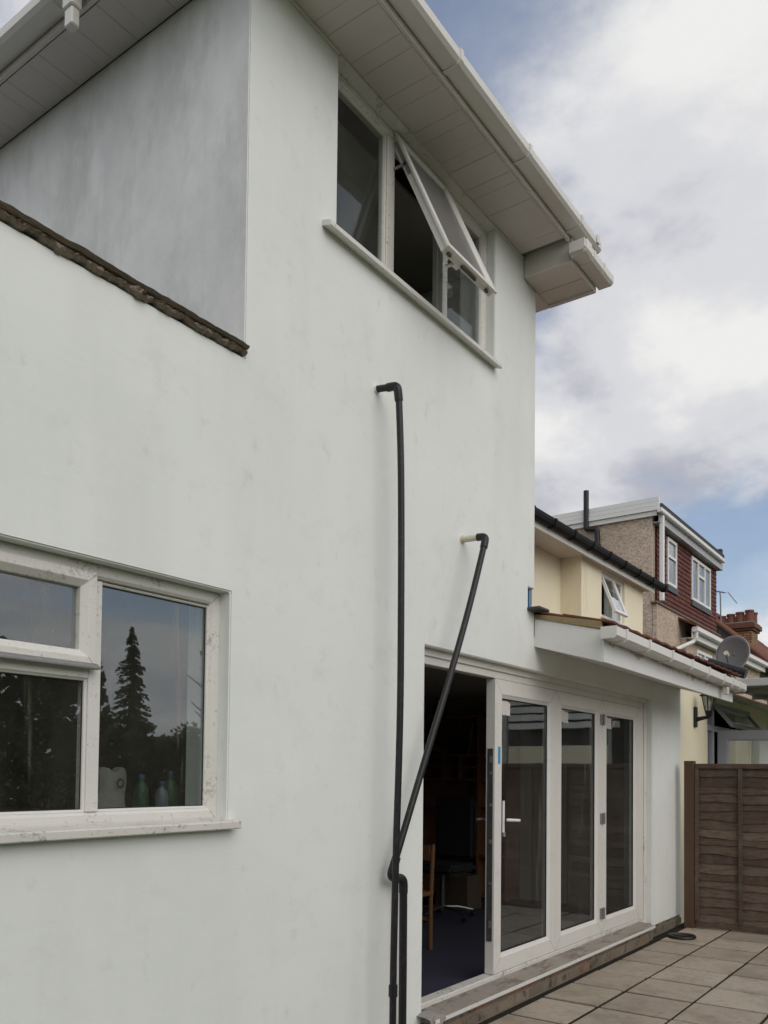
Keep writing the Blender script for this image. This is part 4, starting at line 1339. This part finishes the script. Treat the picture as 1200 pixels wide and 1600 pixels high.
def lantern(x, y, z, lab):
    t = thing('wall_lantern', (x, y, z), lab, 'lantern', 'lanterns on the cream wall')
    build(MB().prism([(x - 0.045, z - 0.12), (x + 0.045, z - 0.12), (x + 0.05, z), (x + 0.045, z + 0.12), (x - 0.045, z + 0.12), (x - 0.05, z)], 'y', y - 0.025, y - 0.001), 'backplate', 'black_metal', t, bevel=0.005)
    build(MB().tube(smoothpath([(x, y - 0.02, z - 0.03), (x, y - 0.09, z - 0.015), (x, y - 0.155, z + 0.0), (x, y - 0.165, z + 0.05)]), 0.028, 10, r1=0.014), 'arm', 'black_metal', t, smooth=True)
    cx, cy, cz = x, y - 0.165, z + 0.05
    build(MB().lathe((cx, cy, cz), [(0.03, -0.05), (0.045, 0), (0.05, 0.02)], 6), 'cup', 'black_metal', t)
    for i in range(6):
        a = 2 * math.pi * i / 6
        build(MB().tube([(cx + 0.046 * math.cos(a), cy + 0.046 * math.sin(a), cz + 0.02), (cx + 0.08 * math.cos(a), cy + 0.08 * math.sin(a), cz + 0.19)], 0.006, 6), 'glazing_bar', 'black_metal', t)
    build(MB().lathe((cx, cy, cz), [(0.042, 0.02), (0.075, 0.188)], 6), 'glass_shade', 'glass_far', t)
    build(MB().lathe((cx, cy, cz), [(0.012, 0.02), (0.012, 0.07), (0.022, 0.10), (0.016, 0.14), (0.004, 0.15)], 10), 'bulb', 'curtain', t, smooth=True)
    build(MB().lathe((cx, cy, cz + 0.19), [(0.105, 0), (0.108, 0.008), (0.05, 0.055), (0.02, 0.075), (0.012, 0.10)], 6), 'cap', 'black_metal', t)


lantern(10.17, 0.10, 2.28, 'black wall lantern on the cream wall left of the open vent')
lantern(14.25, 0.10, 2.36, 'black wall lantern at the right edge past the open door')

# satellite dish
ds = thing('satellite_dish', (12.45, 0.35, 2.85), 'grey round satellite dish above the low tiled roof', 'dish')
dcn = Vector((12.5, 0.22, 3.325))
axis = Vector((-0.95, 0.02, 0.24)).normalized()
ax1 = axis.cross(Vector((0, 0, 1))).normalized()
ax2 = ax1.cross(axis)
mb = MB()
NR, NS = 7, 36
for i in range(NR + 1):
    r = i / NR
    for j in range(NS):
        a = 2 * math.pi * j / NS
        p = dcn + ax1 * (0.225 * r * math.cos(a)) + ax2 * (0.262 * r * math.sin(a)) + axis * (-0.055 + 0.06 * r * r)
        mb.v.append(tuple(p))
for i in range(NR):
    for j in range(NS):
        mb.f.append((i * NS + j, i * NS + (j + 1) % NS, (i + 1) * NS + (j + 1) % NS, (i + 1) * NS + j))
dd = build(mb, 'reflector', 'dish_grey', ds, smooth=True)
dd.modifiers.new('thick', 'SOLIDIFY').thickness = 0.006
rim = [dcn + ax1 * (0.226 * math.cos(2 * math.pi * j / NS)) + ax2 * (0.263 * math.sin(2 * math.pi * j / NS)) + axis * 0.004 for j in range(NS + 1)]
build(MB().tube(rim, 0.007, 8), 'rim', 'dish_rim', ds, smooth=True)
lp = dcn + axis * 0.30 - ax2 * 0.12
build(MB().tube([dcn - ax2 * 0.25 + axis * 0.01, dcn - ax2 * 0.23 + axis * 0.17, lp - ax2 * 0.02], 0.010, 8), 'feed_arm', 'dish_grey', ds, smooth=True)
build(MB().tube([lp + axis * 0.035, lp - axis * 0.03, lp - axis * 0.06], 0.032, 14, r1=0.026), 'receiver', 'lnb', ds, smooth=True)
build(MB().tube([dcn - axis * 0.055, dcn - axis * 0.13], 0.07, 18), 'mount', 'dish_grey', ds, smooth=True)
build(MB().tube([dcn - axis * 0.10, dcn - axis * 0.12 + Vector((0.02, 0.02, -0.55))], 0.02, 10), 'mast', 'steel', ds, smooth=True)

# ================================================================== PEBBLEDASH HOUSE
ph = thing('pebbledash_house', (20.5, 5.0, 0.0), 'brown pebbledashed house with a red tile hung loft dormer', 'house')
build(MB().box(17.80, 17.99, 3.10, 9.5, 0.0, 7.20), 'gable_wall', 'pebbledash', ph)
build(MB().box(17.80, 27.0, 3.0, 3.09, 0.0, 5.25), 'lower_wall', 'pebbledash', ph)
dwall = build(MB().box(17.99, 22.95, 3.115, 3.2, 5.25, 7.15), 'dormer_wall', 'red_brick', ph)
build(MB().box(17.70, 22.90, 2.965, 3.108, 5.252, 5.285), 'lead_ledge', 'verge', ph)
# loft windows sit in the tile hanging
WINS = ((18.74, 19.44, 5.84, 6.92), (20.62, 22.30, 5.82, 6.90))
courses = 16
TILE_ME = {}
for i in range(courses):
    z0 = 5.30 + i * 0.104
    spans = [(18.06, 22.93)]
    for (a0, a1, b0, b1) in WINS:
        if z0 + 0.10 > b0 and z0 < b1:
            ns = []
            for (p, q) in spans:
                if a0 > p and a1 < q:
                    ns += [(p, a0), (a1, q)]
                else:
                    ns.append((p, q))
            spans = ns
    crs = None
    off = (i % 2) * 0.110
    for (p, q) in spans:
        x = p
        while x < q - 0.01:
            x2 = min(q, (math.floor((x - off) / 0.22 + 1e-6) + 1) * 0.22 + off)
            if x2 - x > 0.02:
                d = random.uniform(0, 0.006)
                w2 = x2 - x - 0.004
                key = round(w2, 3)
                if key not in TILE_ME:
                    TILE_ME[key] = mesh_of(MB().prism([(-0.022, 0), (-0.033, 0), (-0.012, 0.125), (0, 0.125)], 'x', 0.0, w2), 'hung_tile', 'hung_tile')
                shared('hung_tile', TILE_ME[key], dwall, (x + 0.002, 3.110 - d, z0 + random.uniform(-.003, .003)))
            x = x2


def far_window(root, a0, a1, z0, z1_, y, divs, tr=None, mat='upvc_clean', gm='glass_sky'):
    w_ = wfront(y)
    f_ = build(MB().ring(a0, a1, z0, z1_, [(0, 0.06), (0, 0), (0.07, 0), (0.07, 0.06)], w_), 'window', mat, root)
    xs_ = [a0 + 0.07] + list(divs) + [a1 - 0.07]
    for d_ in divs:
        build(MB().slab(d_ - 0.035, d_ + 0.035, z0 + 0.07, z1_ - 0.07, -0.002, 0.06, w_), 'mullion', mat, f_)
    for q in range(len(xs_) - 1):
        lo = xs_[q] + (0.035 if q else 0)
        hi = xs_[q + 1] - (0.035 if q < len(xs_) - 2 else 0)
        if tr and q in tr[1]:
            build(MB().slab(lo, hi, tr[0] - 0.03, tr[0] + 0.03, -0.001, 0.06, w_), 'transom', mat, f_)
            build(MB().slab(lo, hi, z0 + 0.07, tr[0] - 0.03, 0.03, 0.036, w_), 'pane', gm, f_)
            build(MB().slab(lo, hi, tr[0] + 0.03, z1_ - 0.07, 0.03, 0.036, w_), 'pane', gm, f_)
        else:
            build(MB().slab(lo, hi, z0 + 0.07, z1_ - 0.07, 0.03, 0.036, w_), 'pane', gm, f_)
    return f_


f1 = far_window(ph, 18.75, 19.43, 5.85, 6.91, 3.055, [], (6.50, [0]))
f2 = far_window(ph, 20.63, 22.29, 5.83, 6.89, 3.055, [21.18, 21.75], (6.52, [1]))
for (a0, a1, z0) in ((18.72, 19.46, 5.845), (20.60, 22.32, 5.825)):
    build(MB().prism([(3.10, z0), (3.03, z0 - 0.005), (3.045, z0 - 0.13), (3.06, z0 - 0.13)], 'x', a0, a1), 'lead_apron', 'lead', ph)
build(MB().box(17.99, 22.9, 3.3, 3.34, 5.3, 7.1), 'inner_wall', 'curtain', ph)
# dormer eaves, flat roof, white boarding along the gable
build(MB().box(17.83, 22.98, 2.965, 3.11, 6.99, 7.01), 'soffit', 'grey_upvc', ph)
build(MB().box(17.80, 23.0, 2.935, 2.963, 6.985, 7.20), 'fascia', 'grey_upvc', ph)
gf = build(MB().prism(solid_prof(2.933, 2.84, 7.15, 7.24), 'x', 17.62, 22.85), 'gutter', 'upvc_clean', ph)
build(MB().box(17.80, 22.95, 2.885, 9.5, 7.26, 7.38), 'flat_roof', 'felt', ph)
build(MB().box(22.70, 22.85, 2.90, 3.2, 7.381, 7.50), 'roof_kerb', 'felt', ph)
for i in range(3):
    build(MB().box(17.70 + 0.012 * i, 17.795, 2.93, 9.5, 7.225 + i * 0.098, 7.225 + i * 0.098 + 0.088), 'cladding_board', 'upvc_clean', ph)
build(MB().box(17.735, 17.798, 2.98, 9.5, 7.12, 7.222), 'barge_board', 'upvc', ph)
dp = build(MB().box(17.86, 17.96, 2.88, 2.965, 5.31, 7.148), 'downpipe', 'upvc_clean', ph, bevel=0.01)
build(MB().box(17.845, 17.975, 2.87, 2.975, 5.62, 5.66), 'pipe_clip', 'upvc_clean', dp)
build(MB().tube(smoothpath([(17.70, 4.54, 7.92), (17.70, 4.54, 7.12)], 2) + arc((17.70, 4.54, 7.15), (17.70, 4.54, 7.05), (17.70, 4.28, 7.03), 0.07) + arc((17.70, 4.50, 7.04), (17.70, 4.28, 7.02), (17.70, 4.28, 6.8), 0.08) + [(17.70, 4.28, 5.2)], 0.060, 14), 'soil_pipe', 'black_plastic', ph, smooth=True)
build(MB().tube([(17.70, 4.28, 6.68), (17.70, 4.28, 6.60)], 0.075, 14), 'soil_pipe_collar', 'black_plastic', ph, smooth=True)
# lower projection with white gutter and diagonal downpipe
build(MB().prism(solid_prof(2.70, 2.58, 4.84, 4.95), 'x', 19.35, 26.9), 'gutter', 'upvc_clean', ph)
build(MB().box(19.4, 26.9, 2.701, 2.73, 4.70, 4.93), 'fascia', 'upvc_clean', ph)
build(MB().box(19.5, 26.9, 2.731, 2.998, 4.72, 4.74), 'soffit', 'upvc_clean', ph)
build(MB().prism([(2.60, 4.955), (2.60, 5.0), (3.0, 5.20), (3.0, 5.15)], 'x', 19.3, 27.0), 'lean_roof', 'roof_tile', ph)
build(MB().box(19.5, 27.0, 2.88, 2.995, 0.0, 4.71), 'outrigger_wall', 'pebbledash', ph)
build(MB().tube([(19.45, 2.64, 4.84), (19.45, 2.64, 4.70), (19.42, 2.70, 4.62), (18.25, 2.95, 4.22), (18.05, 2.96, 4.15), (18.05, 2.96, 3.0)], 0.045, 8), 'downpipe', 'upvc_clean', ph)
far_window(ph, 20.2, 21.5, 3.6, 4.55, 2.82, [20.85])

# television aerial
ta = thing('television_aerial', (27.9, 4.22, 6.0), 'thin television aerial beside the chimney against the clouds', 'aerial')
build(MB().tube([(27.9, 4.20, 5.5), (27.9, 4.22, 7.35)], 0.022, 8), 'mast', 'steel', ta)
build(MB().tube([(27.9, 4.05, 7.42), (27.9, 4.75, 7.62)], 0.014, 6).tube([(27.9, 4.22, 7.33), (27.9, 4.24, 7.50)], 0.02, 6), 'boom', 'steel', ta)
for i in range(7):
    y = 4.15 + i * 0.09
    z = 7.42 + (y - 4.05) * 0.286
    build(MB().tube([(27.75, y, z), (28.05, y, z)], 0.008, 5).tube([(27.9, y, z - 0.05), (27.9, y, z + 0.05)], 0.008, 5), 'element', 'steel', ta)
build(MB().tube([(27.9, 4.0, 7.45), (27.9, 3.72, 7.05)], 0.014, 6), 'reflector_arm', 'steel', ta)
build(MB().tube([(27.9, 4.22, 6.35), (27.9, 4.45, 6.75), (27.9, 4.5, 6.8)], 0.012, 6).tube([(27.9, 4.21, 6.4), (27.9, 4.0, 6.5)], 0.01, 6), 'bracket', 'steel', ta)

# ================================================================== BRICK HOUSE WITH CHIMNEY
bh = thing('brick_house', (31.0, 5.0, 0.0), 'far house with a red tiled roof and a tall brick chimney stack', 'house')
build(MB().box(27.05, 38.0, 3.0, 9.0, 0.0, 4.9), 'wall', 'pebbledash', bh)
rf_ = build(MB().prism([(2.55, 4.80), (2.55, 4.90), (6.0, 8.0), (9.45, 4.90), (9.45, 4.80)], 'x', 27.1, 38.2), 'roof', 'felt', bh)
ct = mesh_of(MB().prism([(0, 0), (0, 0.05), (0.36, 0.345), (0.36, 0.315)], 'x', -5.55, 5.55), 'tile_course', 'roof_tile')
for i in range(12):
    shared('tile_course', ct, rf_, (32.65, 2.50 + i * 0.28, 4.90 + i * 0.2516))
build(MB().tube([(27.1, 2.55 + 3.45 * i / 10, 4.95 + 3.1 * i / 10) for i in range(11)], 0.07, 10), 'verge_tiles', 'terracotta', bh)
build(MB().prism(solid_prof(2.50, 2.38, 4.74, 4.86), 'x', 27.1, 38.0), 'gutter', 'upvc_clean', bh)
chm = build(MB().box(29.7, 30.6, 3.68, 4.74, 4.95, 6.46), 'chimney', 'chimney_brick', bh)
build(MB().box(29.64, 30.66, 3.62, 4.80, 6.461, 6.54), 'band_course', 'red_brick', chm, bevel=0.01)
build(MB().box(29.58, 30.72, 3.56, 4.87, 6.541, 6.70), 'band_course', 'red_brick', chm, bevel=0.01)
build(MB().box(29.62, 30.68, 3.60, 4.82, 6.701, 6.76), 'flaunching', 'mortar', chm, bevel=0.02)
for y, h, r in ((3.78, 0.40, 0.135), (4.08, 0.36, 0.13), (4.37, 0.32, 0.13), (4.66, 0.28, 0.13)):
    for x in (29.85, 30.4):
        build(MB().lathe((x, y, 6.755), [(r * 1.06, 0), (r, 0.04), (r * 0.94, h - 0.07), (r * 1.1, h - 0.06), (r * 1.1, h), (r * 0.8, h)], 16), 'chimney_pot', 'terracotta', chm, smooth=True)

# ================================================================== GARDEN BEHIND THE CAMERA (seen in the glass)
ob = thing('garden_outbuilding', (17.5, -6.5, 0.0), 'cream and grey boarded outbuilding beyond the fence, mirrored in the doors', 'outbuilding')
build(MB().box(16.5, 16.7, -12.0, -3.4, 0.0, 2.2), 'wall', 'cream', ob)
build(MB().box(16.55, 16.68, -12.0, -3.4, 2.201, 2.55), 'window_band', 'room_dark', ob)
for i in range(6):
    build(MB().box(16.42 - 0.03 * (i % 2), 16.70, -12.2, -3.2, 2.56 + i * 0.17, 2.56 + i * 0.17 + 0.125), 'cladding_board', 'board_grey', ob)
build(MB().prism([(16.2, 3.60), (16.2, 3.68), (21.0, 3.9), (21.0, 3.82)], 'y', -12.4, -3.0), 'roof', 'felt', ob)
build(MB().box(16.71, 20.8, -12.0, -3.4, 0.0, 3.55), 'core', 'room_dark', ob)


def crown(mb, c, rx, rz, n, leaf, rr, pred=None):
    for _ in range(n):
        while True:
            p = Vector((rr.uniform(-1, 1), rr.uniform(-1, 1), rr.uniform(-1, 1)))
            if p.length < 1:
                break
        p = p * (0.55 + 0.45 * rr.random())
        q = Vector((c[0] + p.x * rx, c[1] + p.y * rx, c[2] + p.z * rz))
        if noise.noise(q * 0.9) < -0.12:
            continue
        a = Vector((rr.uniform(-1, 1), rr.uniform(-1, 1), rr.uniform(-1, 1))).normalized() * leaf
        b = a.orthogonal().normalized() * leaf * 0.6
        mb.add([q - a, q + b, q + a, q - b], [(0, 1, 2, 3)])


def broadleaf(x, y, h, rx, lab, seed):
    rr = random.Random(seed)
    t = thing('broadleaf_tree', (x, y, -0.05), lab, 'tree', 'trees at the end of the garden')
    tr = MB().tube([(x, y, -0.1), (x + 0.1, y, h * 0.3), (x - 0.1, y + 0.1, h * 0.6), (x, y, h * 0.9)], 0.22, 8, r1=0.04)
    for i in range(9):
        a = rr.uniform(0, 6.28)
        z = h * rr.uniform(0.25, 0.7)
        tr.tube([(x, y, z), (x + rx * 0.4 * math.cos(a), y + rx * 0.4 * math.sin(a), z + h * 0.12), (x + rx * 0.8 * math.cos(a), y + rx * 0.8 * math.sin(a), z + h * 0.2)], 0.07, 6, r1=0.015)
    build(tr, 'trunk', 'bark', t, smooth=True)
    mb = MB()
    for i in range(16):
        a = rr.uniform(0, 6.28)
        d = rr.uniform(0, 0.75) * rx
        crown(mb, (x + d * math.cos(a), y + d * math.sin(a), h * rr.uniform(0.22, 0.88)), rx * 0.42, h * 0.14, 800, 0.10, rr)
    build(mb, 'crown', 'leaf', t)


def conifer(x, y, h, rx, lab, seed):
    rr = random.Random(seed)
    t = thing('conifer_tree', (x, y, -0.05), lab, 'tree', 'trees at the end of the garden')
    build(MB().tube([(x, y, -0.1), (x, y, h)], 0.2, 8, r1=0.02), 'trunk', 'bark', t, smooth=True)
    mb = MB()
    z = 0.7
    while z < h - 0.1:
        f = 1 - z / h
        for i in range(int(9 + 9 * f)):
            a = rr.uniform(0, 6.28)
            zb_ = z + rr.uniform(-0.14, 0.14)
            ln = rx * (f ** 0.8) * rr.choice((0.45, 0.7, 0.9, 1.0, 1.25)) * rr.uniform(0.8, 1.1) + 0.06
            for s_ in range(int(10 + 26 * ln)):
                u_ = rr.uniform(0.05, 1)
                w_ = 0.16 * ln * (1 - u_ * 0.7) * rr.uniform(-1, 1)
                q = Vector((x + ln * u_ * math.cos(a) - w_ * math.sin(a), y + ln * u_ * math.sin(a) + w_ * math.cos(a), zb_ - 0.10 * ln * u_ - 0.16 * ln * u_ * u_ - rr.uniform(0, 0.11)))
                d = Vector((math.cos(a) + rr.uniform(-.5, .5), math.sin(a) + rr.uniform(-.5, .5), -0.5 + rr.uniform(-.4, .3))).normalized() * 0.075
                b = d.orthogonal().normalized() * 0.035
                mb.add([q - d, q + b, q + d, q - b], [(0, 1, 2, 3)])
        z += h * 0.024
    build(mb, 'crown', 'leaf_dark', t)


conifer(21.4, -25.0, 7.3, 1.30, 'tall dark conifer mirrored in the lower window', 5)
broadleaf(23.9, -22.0, 7.0, 2.5, 'bushy green tree right of the mirrored conifer', 6)
broadleaf(18.6, -27.0, 4.0, 2.4, 'low dark bushy tree left of the mirrored conifer', 8)
broadleaf(14.6, -25.0, 5.0, 2.6, 'green tree mirrored in the left pane of the lower window', 9)
broadleaf(22.6, -28.5, 4.4, 2.4, 'dark bushy tree behind the mirrored conifer', 12)
hg = thing('evergreen_hedge', (4.0, -12.5, -0.05), 'tall dark evergreen hedge mirrored in the lower left pane', 'hedge')
rr_ = random.Random(21)
mb = MB()
for i in range(15000):
    x = rr_.uniform(-12, 13.6)
    h_ = 3.9 + 0.5 * noise.noise(Vector((x * 0.8, 1, 0))) + 0.25 * noise.noise(Vector((x * 3, 4, 0)))
    if x > 10.7:
        h_ = 2.3 + 0.35 * noise.noise(Vector((x * 1.5, 2, 0)))
    z = h_ * math.sqrt(rr_.random())
    y = -12.5 + rr_.choice((-1, 1)) * (0.75 + 0.25 * noise.noise(Vector((x, z, 5)))) * (1 if rr_.random() < 0.8 else rr_.random()) * (1 - 0.5 * (z / h_) ** 4)
    q = Vector((x, y, z))
    a_ = Vector((rr_.uniform(-1, 1), rr_.uniform(-1, 1), rr_.uniform(-1, 1))).normalized() * 0.14
    b_ = a_.orthogonal().normalized() * 0.09
    mb.add([q - a_, q + b_, q + a_, q - b_], [(0, 1, 2, 3)])
build(mb, 'foliage', 'leaf_dark', hg)
tr_ = MB()
for i in range(13):
    x = -11 + i * 1.6
    tr_.tube([(x, -12.5, -0.1), (x + 0.1, -12.45, 1.6), (x, -12.5, 3.2)], 0.09, 6, r1=0.03)
build(tr_, 'stems', 'bark', hg)['kind'] = 'stuff'
bf = thing('rear_fence', (14.0, -20.0, 0.0), 'weathered board fence across the end of the garden, seen mirrored', 'fence')
bme = mesh_of(MB().box(-0.07, 0.07, -0.012, 0.012, 0, 1.75), 'board', 'fence')
for i in range(110):
    shared('board', bme, bf, (2.0 + i * 0.145 * 1.6, -20.0 + random.uniform(-.008, .008), -0.05), (0, 0, 0), (1.55, 1, random.uniform(0.98, 1.02)))
build(MB().box(1.8, 27.6, -20.06, -20.015, 0.4, 0.48).box(1.8, 27.6, -20.06, -20.015, 1.3, 1.38), 'rail', 'fence', bf)

# ------------------------------------------------------------------ render settings
SC.render.engine = 'CYCLES'
SC.cycles.max_bounces = 8
SC.cycles.diffuse_bounces = 3
SC.cycles.transparent_max_bounces = 16
SC.cycles.use_denoising = True
SC.cycles.use_adaptive_sampling = True
SC.cycles.adaptive_threshold = 0.02
SC.render.resolution_x = 768
SC.render.resolution_y = 1024
